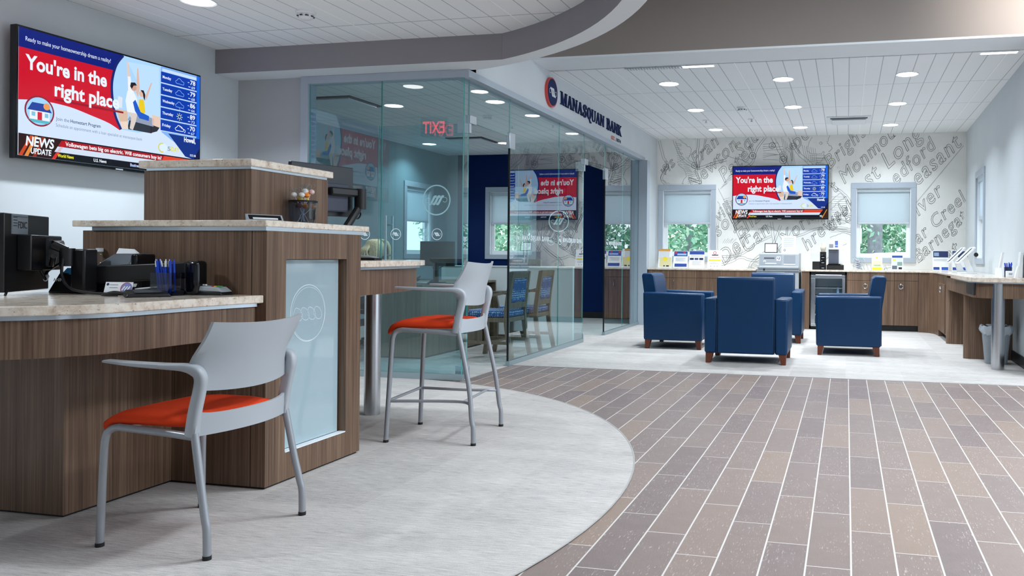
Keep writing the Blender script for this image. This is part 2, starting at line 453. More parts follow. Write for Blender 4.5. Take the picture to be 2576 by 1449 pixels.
# ceilings
c = MB()
inner = [(XL, 6.04), (-2.71, 6.04)] + [p for p in circ(CX, CY, 3.03, 60, math.atan2(2.74, 1.29), -PI / 2)]
c.prism(inner + [(XL, CY - 3.03)], 2.85, 2.9, 0)
struct('ceiling', c, [ACT], smooth=0)
c = MB(); c.box(-3.13, 1.95, 8.19, YB, 3.05, 3.15); struct('ceiling_lounge', c, [ACT], smooth=0)
c = MB(); c.box(-7.0, -3.3, 6.45, YB, 2.85, 2.92); struct('ceiling_office', c, [ACT], smooth=0)
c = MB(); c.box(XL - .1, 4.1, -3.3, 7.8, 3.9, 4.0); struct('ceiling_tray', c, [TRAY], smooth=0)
# curved bulkhead that wraps the teller ceiling
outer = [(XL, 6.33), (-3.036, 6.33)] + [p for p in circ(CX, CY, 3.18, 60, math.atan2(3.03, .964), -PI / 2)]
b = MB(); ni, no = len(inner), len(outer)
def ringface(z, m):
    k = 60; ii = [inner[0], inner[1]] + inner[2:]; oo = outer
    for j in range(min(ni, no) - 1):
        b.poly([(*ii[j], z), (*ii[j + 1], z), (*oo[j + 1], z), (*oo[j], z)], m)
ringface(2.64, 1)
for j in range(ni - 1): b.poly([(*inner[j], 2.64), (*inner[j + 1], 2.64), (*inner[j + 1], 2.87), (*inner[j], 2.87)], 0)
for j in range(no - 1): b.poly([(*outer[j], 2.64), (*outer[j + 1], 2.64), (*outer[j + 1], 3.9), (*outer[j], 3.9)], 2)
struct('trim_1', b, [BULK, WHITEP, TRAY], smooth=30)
# straight beam between the tray and the lounge ceiling
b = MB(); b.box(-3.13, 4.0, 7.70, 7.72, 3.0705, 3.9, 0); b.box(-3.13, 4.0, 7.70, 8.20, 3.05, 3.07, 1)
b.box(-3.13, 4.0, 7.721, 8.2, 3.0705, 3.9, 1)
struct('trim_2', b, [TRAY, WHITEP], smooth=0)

# walls
w = MB(); w.box(XL - .12, XL, -3.2, 6.32, 0, 3.9); struct('wall_left', w, [WALL], smooth=0)
w = MB(); w.box(-7.0, -4.70, 6.32, 6.42, 0, 2.9); w.box(XL, -3.13, 6.335, 6.45, 2.641, 3.9); struct('wall_office_front', w, [WALL2], smooth=0)
w = MB(); w.box(-3.33, -3.13, 6.29, 12.42, 2.633, 3.9); w.box(-3.33, -3.13, 12.421, 13.3, 0, 3.2); struct('wall_sign', w, [WALL], smooth=0)
w = MB(); w.box(-4.66, -3.28, 6.285, 6.40, 2.575, 2.638); w.box(-3.28, -3.115, 6.285, 12.42, 2.575, 2.632)
w.box(-3.24, -3.04, 12.25, 12.42, 0, 2.574); w.box(-4.735, -4.661, 6.285, 6.40, 0, 2.638)
struct('trim_3', w, [TRIMG], smooth=0)
w = MB(); w.box(-4.66, -3.16, 6.295, 6.335, 0, .055); w.box(-3.20, -3.16, 7.28, 9.53, 0, .05); w.box(-3.20, -3.16, 10.44, 12.25, 0, .05)
struct('trim_4', w, [M('glazing_channel', '#9fb0b6', .35, .6)], smooth=0)
def wall_holes(mb, T, u0, u1, z0, z1, d, holes, m=0):
    us = sorted({u0, u1} | {h[0] for h in holes} | {h[1] for h in holes})
    for a, e in zip(us, us[1:]):
        hs = sorted([h for h in holes if h[0] <= a + 1e-6 and h[1] >= e - 1e-6], key=lambda h: h[2])
        zs = z0
        for h in hs + [None]:
            ze = h[2] if h else z1
            if ze > zs + 1e-6:
                p = [T(a, 0), T(e, 0), T(e, d), T(a, d)]
                mb.prism([(q[0], q[1]) for q in p], zs, ze, m)
            if h: zs = h[3]
W1, W2, W3 = (-3.02, -2.20, 1.08, 2.185), (.145, .980, 1.08, 2.185), (11.33, 12.02, 1.08, 2.20)
W4, W5 = (-6.17, -5.36, 1.08, 2.185), (11.92, 12.70, 1.08, 2.185)
Tb = lambda u, d: (u, YB + d)
Tr = lambda u, d: (xr(u) + d, u)
To = lambda u, d: (-7.0 - d, u)
w = MB(); wall_holes(w, Tb, -3.13, 2.0, 0, 3.2, .14, [W1, W2])
MU = w                                           # the mural is drawn into this wall below
w = MB(); wall_holes(w, Tr, 7.75, YB + .1, 0, 3.2, .14, [W3]); struct('wall_right', w, [WALL], smooth=0)
w = MB(); wall_holes(w, Tb, -7.0, -6.79, 0, 3.0, .14, [], 1); wall_holes(w, Tb, -6.79, -3.13, 0, 3.0, .14, [W4], 0)
struct('wall_office_back', w, [NAVYW, OFFW], smooth=0)
w = MB(); wall_holes(w, To, 6.32, YB + .14, 0, 3.0, .14, [W5]); struct('wall_office_left', w, [OFFW], smooth=0)
w = MB(); w.box(XL, 4.1, -3.32, -3.2, 0, 4.0)
struct('wall_rear', w, [WALL], smooth=0)
w = MB(); w.box(4.0, 4.12, -3.2, 3.4, 0, 4.0); w.box(4.0, 4.12, 3.4, 6.6, 2.35, 4.0); w.box(1.70, 4.1, 7.76, 7.88, 0, 3.9); w.box(4.0, 4.12, 6.6, 7.8, 0, 4.0)
struct('wall_entrance', w, [WALL], smooth=0)
# black base boards
w = MB()
p = [(xr(y) - .014, y) for y in (7.76, 13.3)]; w.prism([p[0], p[1], (p[1][0] + .02, 13.3), (p[0][0] + .02, 7.76)], 0, .115)
struct('baseboard_right', w, [BASEB], smooth=0)
w = MB(); w.box(-6.99, -3.34, 13.285, 13.3, 0, .11); w.box(-7.0, -6.985, 6.45, 13.3, 0, .11); struct('baseboard_office', w, [BASEB], smooth=0)
w = MB(); w.box(-3.13, -3.118, 12.43, 13.0, 0, .11); w.box(-3.03, -3.024, 12.26, 12.41, .0, .11); struct('baseboard_lounge', w, [BASEB], smooth=0)

# windows: casing, sash, pane
def window(n, T, h, cw=.078, proud=.022):
    u0, u1, z0, z1 = h
    root = bpy.data.objects.new('window_%d' % n, None); C.objects.link(root); root['kind'] = 'structure'
    b0 = T((u0 + u1) / 2, 0); root.location = (b0[0], b0[1], z0); ORG[root] = Vector(root.location)
    def bx(mb, a, e, za, zb, da, db, m=0):
        mb.prism([T(a, da), T(e, da), T(e, db), T(a, db)], za, zb, m)
    m = MB()
    bx(m, u0 - cw, u1 + cw, z1, z1 + cw + .01, -proud, 0.001); bx(m, u0 - cw, u1 + cw, z0 - cw, z0, -proud, .001)
    bx(m, u0 - cw, u0, z0 + .0003, z1 - .0003, -proud, .001); bx(m, u1, u1 + cw, z0 + .0003, z1 - .0003, -proud, .001)
    obj('casing', m, TRIMG, root, bevel=.003)
    m = MB(); j = .012
    bx(m, u0, u0 + j, z0 + j, z1 - j, .0015, .10); bx(m, u1 - j, u1, z0 + j, z1 - j, .0015, .10); bx(m, u0, u1, z0 + .0005, z0 + j - .0002, .0015, .10); bx(m, u0, u1, z1 - j + .0002, z1, .0015, .10)
    obj('jamb_liner', m, SASH, root)
    m = MB(); s = .055; zm = (z0 + z1) / 2 + .02
    for a, e, za, zb in ((u0 + j + s, u1 - j - s, z0 + j, z0 + j + s), (u0 + j + s, u1 - j - s, z1 - j - s, z1 - j), (u0 + j, u0 + j + s - .0003, z0 + j, z1 - j), (u1 - j - s + .0003, u1 - j, z0 + j, z1 - j), (u0 + j + s, u1 - j - s, zm - .02, zm + .02)):
        bx(m, a, e, za, zb, .06, .095)
    obj('sash', m, SASH, root, bevel=.003)
    m = MB(); m.poly([(*T(u0 + j, .08), z0 + j), (*T(u1 - j, .08), z0 + j), (*T(u1 - j, .08), z1 - j), (*T(u0 + j, .08), z1 - j)])
    obj('pane', m, PANE, root)
    return root
WINS = [(1, Tb, W1), (2, Tb, W2), (3, Tr, W3), (4, Tb, W4), (5, To, W5)]
for a in WINS: window(*a)
SHL = {1: 'white roller shade half lowered in the mural wall window left of the television', 2: 'white roller shade half lowered in the mural wall window right of the television',
       3: 'pale roller shade in the narrow-looking window on the right-hand wall', 4: 'pale roller shade on the navy back wall inside the glass office', 5: 'pale roller shade on the left wall inside the glass office'}
for n, T, (u0, u1, z0, z1) in WINS:
    zb = 1.615
    b0 = T((u0 + u1) / 2, .02)
    t = thing('roller_shade', SHL[n], 'window shade', (b0[0], b0[1], zb))
    t['group'] = 'roller shades'
    def bx(a, e, za, zb_, da, db):
        m = MB(); m.prism([T(a, da), T(e, da), T(e, db), T(a, db)], za, zb_); return m
    obj('cassette', bx(u0 + .014, u1 - .014, z1 - .065, z1 - .013, .004, .052), SHADE, t, bevel=.006)
    obj('fabric', bx(u0 + .022, u1 - .022, zb + .03, z1 - .06, .026, .030), SHADE, t)
    obj('hem_bar', bx(u0 + .022, u1 - .022, zb, zb + .032, .02, .036), M('shade_hem', '#c3ccd3', .6), t, bevel=.004)

# mural drawn on the back wall: old map, outlined place names
TM = lambda u, v: (u, YB - .0015, v)
def inhole(u, v):
    for h in (W1, W2):
        if h[0] - .08 < u < h[1] + .08 and h[2] - .08 < v < h[3] + .09: return True
    return not (-3.12 < u < 1.76 and .55 < v < 3.04)
def mline(pts, w=.0075, closed=False):
    run = []
    for p in pts + ([pts[0]] if closed else []):
        if inhole(*p):
            if len(run) > 1: MU.strip(run, w, TM, 1)
            run = []
        else: run.append(p)
    if len(run) > 1: MU.strip(run, w, TM, 1)
def wig(pts, amp=.012, k=10):
    return [(x + rnd.uniform(-amp, amp), y + rnd.uniform(-amp, amp)) for x, y in bez(pts, k)]
def road(pts, gap=.035, amp=.004, k=10):
    p = bez(pts, k); a = []; b = []
    for i in range(len(p)):
        q, r = p[max(0, i - 1)], p[min(len(p) - 1, i + 1)]; d = math.hypot(r[0] - q[0], r[1] - q[1]) or 1
        nx, ny = -(r[1] - q[1]) / d * gap / 2, (r[0] - q[0]) / d * gap / 2
        j = rnd.uniform(-amp, amp); a.append((p[i][0] + nx + j, p[i][1] + ny + j)); b.append((p[i][0] - nx + j, p[i][1] - ny + j))
    mline(a, .008); mline(b, .008)
def town(x, y, r=.05):
    mline(circ(x, y, r, 18), .011, True); mline(circ(x, y, r * .35, 10), .012, True)
def hatch(x, y, dx, dy, n, L, ang, w=.006):
    for k in range(n):
        a = ang + rnd.uniform(-.15, .15); l = L * rnd.uniform(.7, 1.2)
        x0, y0 = x + dx * k, y + dy * k
        mline([(x0, y0), (x0 + l / 2 * math.cos(a), y0 + l / 2 * math.sin(a) + .004), (x0 + l * math.cos(a), y0 + l * math.sin(a))], w)
def word(s, x, y, size, ang=44, sx=.95):
    a = math.radians(ang); t = MB()
    t.text(s, lambda u, v: (x + u * math.cos(a) - v * math.sin(a), y + u * math.sin(a) + v * math.cos(a), 0), size, outline=.0026, shear=.35, sx=sx, spacing=1.12)
    for fc in t.f:
        pts = [t.v[i] for i in fc]; cxm = sum(p[0] for p in pts) / len(pts); cym = sum(p[1] for p in pts) / len(pts)
        if not inhole(cxm, cym): MU.add([TM(p[0], p[1]) for p in pts], [tuple(range(len(pts)))], 1)
for s, x, y, z in (('Fran', -2.46, 2.58, .30), ('Newton', -2.50, 2.18, .30), ('Pater', -1.98, 2.30, .33), ('vis', -2.99, 2.44, .26), ('son', -2.08, 1.40, .32), ('ville', -2.05, 1.66, .26),
                   ('JE', -1.86, 1.52, .34), ('Eliz', -1.72, 1.36, .36), ('Can', -1.58, 1.14, .33), ('Den', -1.97, .93, .34), ('eyport', -1.02, 2.62, .32), ('hrewsb', -.62, 1.18, .30), ('York', -.92, 1.30, .30), ('urgh', -.22, 1.50, .30),
                   ('Brighton', -.27, 2.50, .30), ('t Monmouth', -.18, 2.12, .30), ('st Long Bra', .34, 2.20, .36), ('edford', .76, 2.24, .30), ('easant', 1.09, 2.22, .34), ('iver', 1.10, 1.74, .32),
                   ('ar Creek', 1.10, 1.30, .275), ('Barnegat B', 1.10, 1.0, .27), ('at', 1.56, 1.02, .32), ('Squan', -1.72, 2.72, .3)):
    word(s, x, y, z)
road([(-3.1, 3.05), (-3.02, 2.75), (-2.95, 2.6), (-3.05, 2.4), (-2.98, 2.28)]); road([(-2.85, 3.05), (-2.72, 2.75), (-2.52, 2.58), (-2.40, 2.55), (-2.2, 2.62), (-1.95, 2.68)])
road([(-2.42, 3.05), (-2.44, 2.78), (-2.42, 2.55), (-2.38, 2.3), (-2.4, 2.1)]); road([(-2.3, 3.05), (-2.36, 2.75), (-2.44, 2.52)], .02)
mline(wig([(-2.78, 3.05), (-2.55, 2.86), (-2.6, 2.7), (-2.45, 2.6), (-2.5, 2.48)])); mline(wig([(-2.76, 2.62), (-2.62, 2.45), (-2.70, 2.3), (-2.62, 2.28)], .016))
mline(wig([(-3.0, 2.55), (-3.06, 2.38), (-2.92, 2.3)], .014)); town(-2.98, 2.58); town(-2.49, 2.60)
for k in range(9): mline([(-2.88 + .05 * k, 2.60 + .026 * k), (-2.87 + .05 * k, 2.606 + .026 * k)], .014)
hatch(-2.82, 2.98, .005, -.035, 11, .10, -.2); hatch(-2.68, 2.62, .012, -.03, 10, .14, -.25); hatch(-2.60, 2.42, .0, -.03, 6, .2, .12); hatch(-2.05, 2.2, .02, .03, 8, .13, .6)
town(-1.52, 2.74, .055); town(-1.20, 2.90, .05); town(-1.02, 2.66, .06); town(-.98, 2.48, .065); town(-.86, 2.88, .05); town(-1.63, 1.50, .045); town(-.93, 1.36, .05)
road([(-1.2, 3.05), (-1.05, 2.75), (-.85, 2.35), (-.7, 1.9)], .05); road([(-.92, 3.05), (-.8, 2.8), (-.6, 2.6), (-.42, 2.4), (-.3, 2.25)], .05)
for k in range(7): mline([(-1.05 + .03 * k, 3.03 - .03 * k), (-.95 + .028 * k, 2.45 - .03 * k)], .006); mline([(-.72 + .035 * k, 2.9 - .01 * k), (-.66 + .03 * k, 2.62)], .006)
mline(wig([(-.55, 3.05), (-.64, 2.82), (-.48, 2.74), (-.36, 2.78), (-.42, 2.62), (-.5, 2.6), (-.42, 2.5), (-.55, 2.3)], .012)); mline(wig([(-.28, 3.05), (-.32, 2.92), (-.24, 2.84), (-.3, 2.78)], .012)); mline(circ(-.42, 2.92, .025, 4), .009, True)
road([(-1.9, 2.5), (-1.55, 2.6), (-1.45, 2.85), (-1.3, 3.05)], .03); mline(wig([(-1.95, 2.75), (-1.6, 2.62), (-1.35, 2.4), (-1.2, 2.45)], .01))
hatch(-1.35, 2.92, .0, -.035, 8, .28, .02); hatch(-.6, 2.72, .01, -.03, 9, .22, .02)
road([(-2.08, 1.75), (-2.1, 1.4), (-2.06, 1.1), (-1.7, 1.12), (-1.45, 1.3), (-1.2, 1.42)], .03); road([(-2.1, .92), (-1.85, 1.0), (-1.7, 1.07), (-1.45, 1.02), (-1.2, 1.2)], .035); road([(-1.5, .6), (-1.55, .9), (-1.45, 1.05), (-1.2, 1.25), (-1.05, 1.6)], .035)
road([(-1.2, 1.65), (-1.15, 1.3), (-1.05, 1.1), (-1.0, .9)], .04); road([(-.93, 1.36), (-.95, 1.15), (-.9, .9), (-.85, .6)], .035); road([(-1.15, 1.12), (-.95, 1.36), (-.7, 1.45), (-.4, 1.55), (.06, 1.5)], .03)
mline(wig([(-1.3, 1.6), (-1.1, 1.5), (-1.0, 1.35), (-.8, 1.6)], .012)); mline(wig([(-.3, 1.65), (-.15, 1.7), (.06, 1.62)], .01)); mline(wig([(-.25, 1.4), (-.05, 1.48), (.06, 1.44)], .012)); mline(wig([(-.4, .9), (-.2, 1.2), (.0, 1.3)], .01))
hatch(-1.78, 1.02, .012, .02, 9, .12, 2.2); hatch(-1.5, 1.4, .02, .01, 10, .12, 1.2); hatch(-1.6, .9, .02, .015, 8, .14, -.4); hatch(-.9, 1.7, .05, -.005, 12, .12, 1.4); hatch(-.25, 1.7, .0, -.03, 8, .3, .0)
for k in range(12): mline([(.0, 2.05 - .035 * k), (-.25 + .02 * (k % 3), 2.05 - .035 * k)], .005)
road([(-.3, 2.28), (-.05, 2.1), (.06, 1.95)], .03); mline(wig([(-.28, 1.95), (-.1, 2.1), (.0, 1.9), (-.1, 1.75), (.06, 1.8)], .012)); mline(wig([(-.25, 1.85), (-.12, 1.98), (-.02, 2.05)], .012))
mline([(1.06, 1.95), (1.4, 2.38), (1.755, 2.83)], .009); mline(wig([(1.06, .72), (1.15, .85), (1.2, .7)], .02)); mline(wig([(1.1, 1.25), (1.2, 1.1), (1.12, 1.02)], .01))
mline(wig([(-2.1, 2.0), (-2.05, 1.9), (-2.08, 1.8), (-1.98, 1.78)], .01)); mline(wig([(-2.08, 2.2), (-1.98, 2.0), (-1.9, 1.75)], .008)); hatch(-2.0, 2.02, .012, -.03, 6, .1, .3)
hatch(-1.95, .98, .03, .012, 9, .12, 1.3); hatch(-2.0, 1.3, .03, .0, 6, .1, .9); hatch(.2, .85, .05, .0, 10, .14, 1.9); mline(wig([(.1, .95), (.4, .85), (.7, .92), (1.0, .8)], .012))
struct('wall_back', MU, [MURAL, MLINE], smooth=0)

# outside: pale pavement, trees, a parked car
g = MB(); g.box(-30, 30, YB + .2, 19, -.35, -.15, 0); g.box(-30, 30, 19, 70, -.35, -.10, 1)
struct('ground', g, [M('sunlit_paving', '#e9ecec', .9), M('grass', '#8fae72', .9, noise=.2, nscale=1.5)], smooth=0)
LEAF = [M('leaf_%d' % i, c_, .7) for i, c_ in enumerate(('#7fb593', '#a6d2b2', '#d3ebcf', '#66a082'))]
BARK = M('bark', '#8d8f93', .9, noise=.2, nscale=12)
def tree(x, y, h, r, tr, label, dens=1500):
    t = thing('tree', label, 'tree', (x, y, -.15), group='trees outside the windows')
    m = MB(); m.tube([(x, y, -.15), (x + .05, y, h * .35), (x, y + .05, h * .8)], [tr, tr * .8, tr * .35], 8); obj('trunk', m, BARK, t)
    m = MB()
    for k in range(dens):
        th, ph = rnd.uniform(0, 2 * PI), math.acos(rnd.uniform(-1, 1)); q = r * rnd.uniform(.45, 1.0) ** .6
        c0 = Vector((x + q * math.sin(ph) * math.cos(th), y + q * math.sin(ph) * math.sin(th), h * .55 + q * math.cos(ph) * h * .42 / r))
        if c0.z < .5: continue
        a = Vector((rnd.uniform(-1, 1), rnd.uniform(-1, 1), rnd.uniform(-1, 1))).normalized(); b_ = a.orthogonal().normalized(); s = rnd.uniform(.045, .10)
        m.poly([c0 - a * s, c0 + b_ * s * .55, c0 + a * s, c0 - b_ * s * .55], rnd.choice((0, 0, 1, 1, 2, 3)))
    obj('crown', m, LEAF, t, smooth=0)
for k, a in enumerate(((-3.9, 20, 4.6, 2.0, .12, 'leafy tree outside, seen left in the mural wall left window'), (-2.6, 22.5, 5.0, 2.2, .10, 'leafy tree outside, seen right in the mural wall left window'),
             (.15, 21.5, 4.8, 1.7, .10, 'leafy tree outside, left of the thick trunk in the right mural window'), (.62, 19.6, 9.0, 1.6, .19, 'tree with a thick grey trunk outside the right mural window'),
             (1.9, 22.5, 5.0, 2.1, .12, 'bushy green tree outside, at the right of the right mural window'), (-7.7, 19.0, 4.5, 1.9, .1, 'leafy tree seen through the office back window'),
             (-9.8, 21, 5., 2.2, .12, 'leafy tree further left behind the office back window'), (-12., 15.6, 4.6, 2.0, .12, 'leafy tree outside the office left wall window'),
             (4.2, 24, 5, 2.2, .12, 'leafy tree outside beyond the right-hand corner'), (-5.9, 24, 5, 2.3, .12, 'leafy tree outside between the two building fronts'))):
    tree(*a, dens=4600 if k != 3 else 1900)
t = thing('parked_car', 'white car parked outside the right mural window', 'car', (.7, 16.2, -.15))
m = MB(); prof = [(-1.9, .35), (-1.95, .75), (-1.35, .98), (-.75, 1.08), (-.2, 1.42), (.9, 1.46), (1.6, 1.10), (2.05, 1.02), (2.1, .45), (1.9, .28), (-1.7, .28)]
m.prism(prof, -.85, .85, 0, lambda u, v, w_: (.7 + u, 16.2 + w_, v - .25)); obj('body', m, M('white_car_paint', '#f3f5f6', .15, 0, .5), t, bevel=.07, seg=3)
m = MB(); m.prism([(-.66, 1.1), (-.17, 1.37), (.85, 1.40), (1.4, 1.12)], -.86, -.855, 0, lambda u, v, w_: (.7 + u, 16.2 + w_, v - .25)); obj('side_window', m, BLACKG, t)
for sx in (-1.25, 1.35):
    for sy in (-.8, .8):
        m = MB(); m.lathe([(.0, -.1), (.24, -.1), (.3, -.07), (.3, .07), (.24, .1), (0, .1)], n=20, cap=False); m.xf(lambda x, y, z: (.7 + sx + x, 16.2 + sy + z, .15 + y)); obj('wheel', m, RUBBER, t)
t = thing('road_sign', 'small white sign with a red mark on a post outside the right mural window', 'sign', (.20, 17.6, -.15))
m = MB(); m.tube([(.20, 17.6, -.15), (.20, 17.6, 1.75)], .02); obj('post', m, MGREY, t)
m = MB(); m.box(.09, .31, 17.57, 17.585, 1.38, 1.70); obj('board', m, WHITE, t)
m = MB(); m.ball((.17, 17.568, 1.56), (.045, .004, .045)); obj('red_mark', m, INKR, t)
# ================================================================ CEILING FIXTURES
def lamp(parent, loc, power, r=.08, name='lamp_light'):
    l = bpy.data.lights.new(name, 'AREA'); l.shape = 'DISK'; l.size = r * 2; l.energy = power; l.color = LAMP_COL; l.spread = 2.2
    o = bpy.data.objects.new(name, l); C.objects.link(o); o.parent = parent; o.location = loc; return o
def downlight(x, y, z, label, group, power, r=.102):
    t = thing('recessed_downlight', label, 'ceiling light', (x, y, z), group=group)
    m = MB(); m.lathe([(r, .004), (r + .016, -.006), (r + .022, -.004), (r + .022, .0)], (x, y, z), 32, cap=False); obj('trim_ring', m, WHITEP, t)
    m = MB(); m.lathe([(0.001, -.003), (r, -.003), (r, .004)], (x, y, z), 32, cap=False); obj('diffuser', m, LIT, t)
    lamp(t, (0, 0, -.012), power, r * .9)
rown = ('front', 'middle', 'back'); coln = ('left', 'centre', 'right')
for j, y in enumerate((9.06, 10.75, 12.45)):
    for i, x in enumerate((-2.0, -.70, .62)):
        downlight(x, y, 3.05, 'round recessed downlight over the armchairs, %s one in the %s row' % (coln[i], rown[j] if j else 'nearest'), 'lounge downlights', P_LOBBY * (.68 if j == 2 else 1.0))
downlight(-4.49, 4.85, 2.85, 'round recessed downlight in the ceiling above the left-hand television', 'teller area downlights', P_LEFT)
for x, y, w_ in ((-4.49, 1.6, 'left'),):  # unseen lamp, added to brighten the teller area
    downlight(x, y, 2.85, 'unseen round recessed downlight added above the near teller desk, %s one' % w_, 'teller area downlights', P_LEFT)
for x, y, w_ in ((-5.30, 8.73, 'near left'), (-3.99, 8.72, 'near right'), (-6.56, 11.86, 'far left'), (-5.30, 11.96, 'far right')):
    downlight(x, y, 2.85, 'round recessed downlight in the glass office ceiling, %s one' % w_, 'office downlights', P_OFFICE)
for x0, x1, w_ in ((-1.68, -1.36, 'left'), (1.25, 1.57, 'right')):
    t = thing('strip_light', 'short linear slot light at the front edge of the lounge ceiling, %s one' % w_, 'ceiling light', ((x0 + x1) / 2, 8.26, 3.05), group='linear slot lights')
    m = MB(); m.box(x0 - .01, x1 + .01, 8.215, 8.225, 3.043, 3.052); m.box(x0 - .01, x1 + .01, 8.305, 8.315, 3.043, 3.052); obj('frame', m, WHITEP, t)
    m = MB(); m.box(x0, x1, 8.225, 8.305, 3.045, 3.052); obj('diffuser', m, STRIP, t)
t = thing('slot_diffuser', 'grey slotted air diffuser beside the left slot light', 'air vent', (-1.99, 8.26, 3.05))
m = MB(); m.box(-2.30, -1.69, 8.215, 8.315, 3.046, 3.052); obj('frame', m, MGREY, t)
m = MB()
for k in range(20): m.box(-2.29 + .03 * k, -2.275 + .03 * k, 8.225, 8.305, 3.038, 3.046)
obj('slats', m, WHITEP, t)
t = thing('air_vent', 'square white air vent in the lounge ceiling with a dark back slot', 'air vent', (.015, 11.86, 3.05))
m = MB(); m.box(-.29, .32, 11.57, 12.16, 3.035, 3.052); obj('frame', m, WHITEP, t, bevel=.005)
m = MB(); m.box(-.24, .27, 11.62, 11.70, 3.028, 3.036); obj('slot', m, DGREY, t)
m = MB(); m.box(-.22, .25, 11.72, 12.12, 3.015, 3.030); obj('plate', m, WHITEP, t, bevel=.004)
for x, y, w_, s_ in ((-5.78, 8.40, 'near the front glass', .33), (-5.66, 11.55, 'towards the navy wall', .30)):
    t = thing('air_vent', 'square plate air vent in the office ceiling, ' + w_, 'air vent', (x, y, 2.85), group='office ceiling vents')
    m = MB(); m.box(x - s_, x + s_, y - s_, y + s_, 2.838, 2.852); obj('frame', m, DGREY, t)
    m = MB(); m.box(x - s_ * .86, x + s_ * .86, y - s_ * .86, y + s_ * .86, 2.82, 2.838); obj('plate', m, WHITEP, t, bevel=.004)
def detector(x, y, z, label):
    t = thing('smoke_detector', label, 'smoke detector', (x, y, z))
    m = MB(); m.lathe([(.001, -.02), (.062, -.02), (.07, -.012), (.07, 0)], (x, y, z), 24, cap=False); obj('base', m, WHITE, t)
    m = MB(); m.lathe([(.001, -.058), (.03, -.058), (.05, -.045), (.052, -.02)], (x, y, z), 24, cap=False); obj('dome', m, WHITE, t)
    m = MB()
    for k in range(8):
        a = k * PI / 4; m.box(x + .05 * math.cos(a) - .009, x + .05 * math.cos(a) + .009, y + .05 * math.sin(a) - .009, y + .05 * math.sin(a) + .009, z - .04, z - .032)
    obj('vents', m, DGREY, t)
detector(-3.895, 5.22, 2.85, 'white smoke detector on the teller ceiling above the upper counter box')
detector(-1.36, 10.65, 3.05, 'white smoke detector on the lounge ceiling between two downlights')
for x, w_ in ((-2.0, 'left'), (-1.34, 'right')):
    t = thing('sprinkler_head', 'small ceiling sprinkler in the lounge, %s of the two' % w_, 'sprinkler', (x, 11.57, 3.05), group='ceiling sprinklers')
    m = MB(); m.lathe([(.001, -.008), (.05, -.008), (.055, 0)], (x, 11.57, 3.05), 20, cap=False); obj('escutcheon', m, WHITE, t)
    m = MB(); m.tube([(x, 11.57, 3.045), (x, 11.57, 3.015)], .01, 8); m.lathe([(.001, -.04), (.02, -.038), (.001, -.035)], (x, 11.57, 3.05), 12, cap=False); obj('head', m, STEEL, t)
t = thing('exit_sign', 'lit red exit sign hung from the teller ceiling, seen mirrored in the front glass', 'exit sign', (-5.08, 3.3, 2.56))
m = MB(); m.box(-5.26, -4.90, 3.28, 3.33, 2.56, 2.80); obj('housing', m, DGREY, t, bevel=.006)
m = MB(); m.tube([(-5.08, 3.3, 2.79), (-5.08, 3.3, 2.86)], .015); obj('stem', m, WHITE, t)
m = MB(); m.text('EXIT', lambda u, v: (-4.93 - u, 3.3315, 2.60 + v), .21, width=.30, bold=.02); obj('exit_text', m, EM('exit_red', (1., .03, .05), 6.), t, smooth=0)
t = thing('small_spot', 'tiny bright ceiling spot in the glass office near the sign wall', 'ceiling light', (-3.75, 11.1, 2.85))
m = MB(); m.lathe([(.001, -.004), (.03, -.004), (.03, .002)], (-3.75, 11.1, 2.85), 16, cap=False); obj('lens', m, LIT, t)

for x, y, w_ in ((.1, 4.3, 'middle left'), (1.6, .4, 'rear right'), (2.2, 3.0, 'middle right'), (2.9, 6.3, 'front right')):  # unseen lamps, added to light the floor and counter from above
    t = thing('added_panel_light', 'unseen flat panel light added in the raised ceiling, %s one' % w_, 'ceiling light', (x, y, 3.9), group='added panel lights in the raised ceiling')
    m = MB(); m.box(x - .32, x + .32, y - .62, y + .62, 3.885, 3.899); obj('frame', m, WHITEP, t)
    m = MB(); m.box(x - .29, x + .29, y - .59, y + .59, 3.880, 3.8845); obj('diffuser', m, EM('added_panel_diffuser', (.93, .97, 1.), 3.0), t)
    l = bpy.data.lights.new('added_panel_lamp', 'AREA'); l.shape = 'RECTANGLE'; l.size = .56; l.size_y = 1.16; l.energy = P_TRAY; l.color = LAMP_COL
    o = bpy.data.objects.new('added_panel_lamp', l); C.objects.link(o); o.parent = t; o.location = (0, 0, -.025)
    l.energy = P_TRAY * (1.0 if y > 6 else .55 if y < 1 else 1.2)

t = thing('added_spotlight', 'small unseen spotlight added to brighten the right of the beam face', 'spotlight', (2.3, 5.6, 3.9))  # unseen lamp, added so the beam face grows brighter to the right
m = MB(); m.tube([(2.3, 5.6, 3.9), (2.3, 5.6, 3.72)], .012); m.tube([(2.3, 5.52, 3.72), (2.3, 5.72, 3.68)], [.045, .055], 16); obj('lamp_head', m, WHITE, t)
l = bpy.data.lights.new('added_spot_lamp', 'SPOT'); l.energy = 620; l.spot_size = 1.7; l.spot_blend = 1.0; l.shadow_soft_size = .06; l.color = (1.0, .93, .86)
o = bpy.data.objects.new('added_spot_lamp', l); C.objects.link(o); o.parent = t; o.location = (0, .16, -.23); o.rotation_euler = (PI / 2 - .05, 0, -.05)

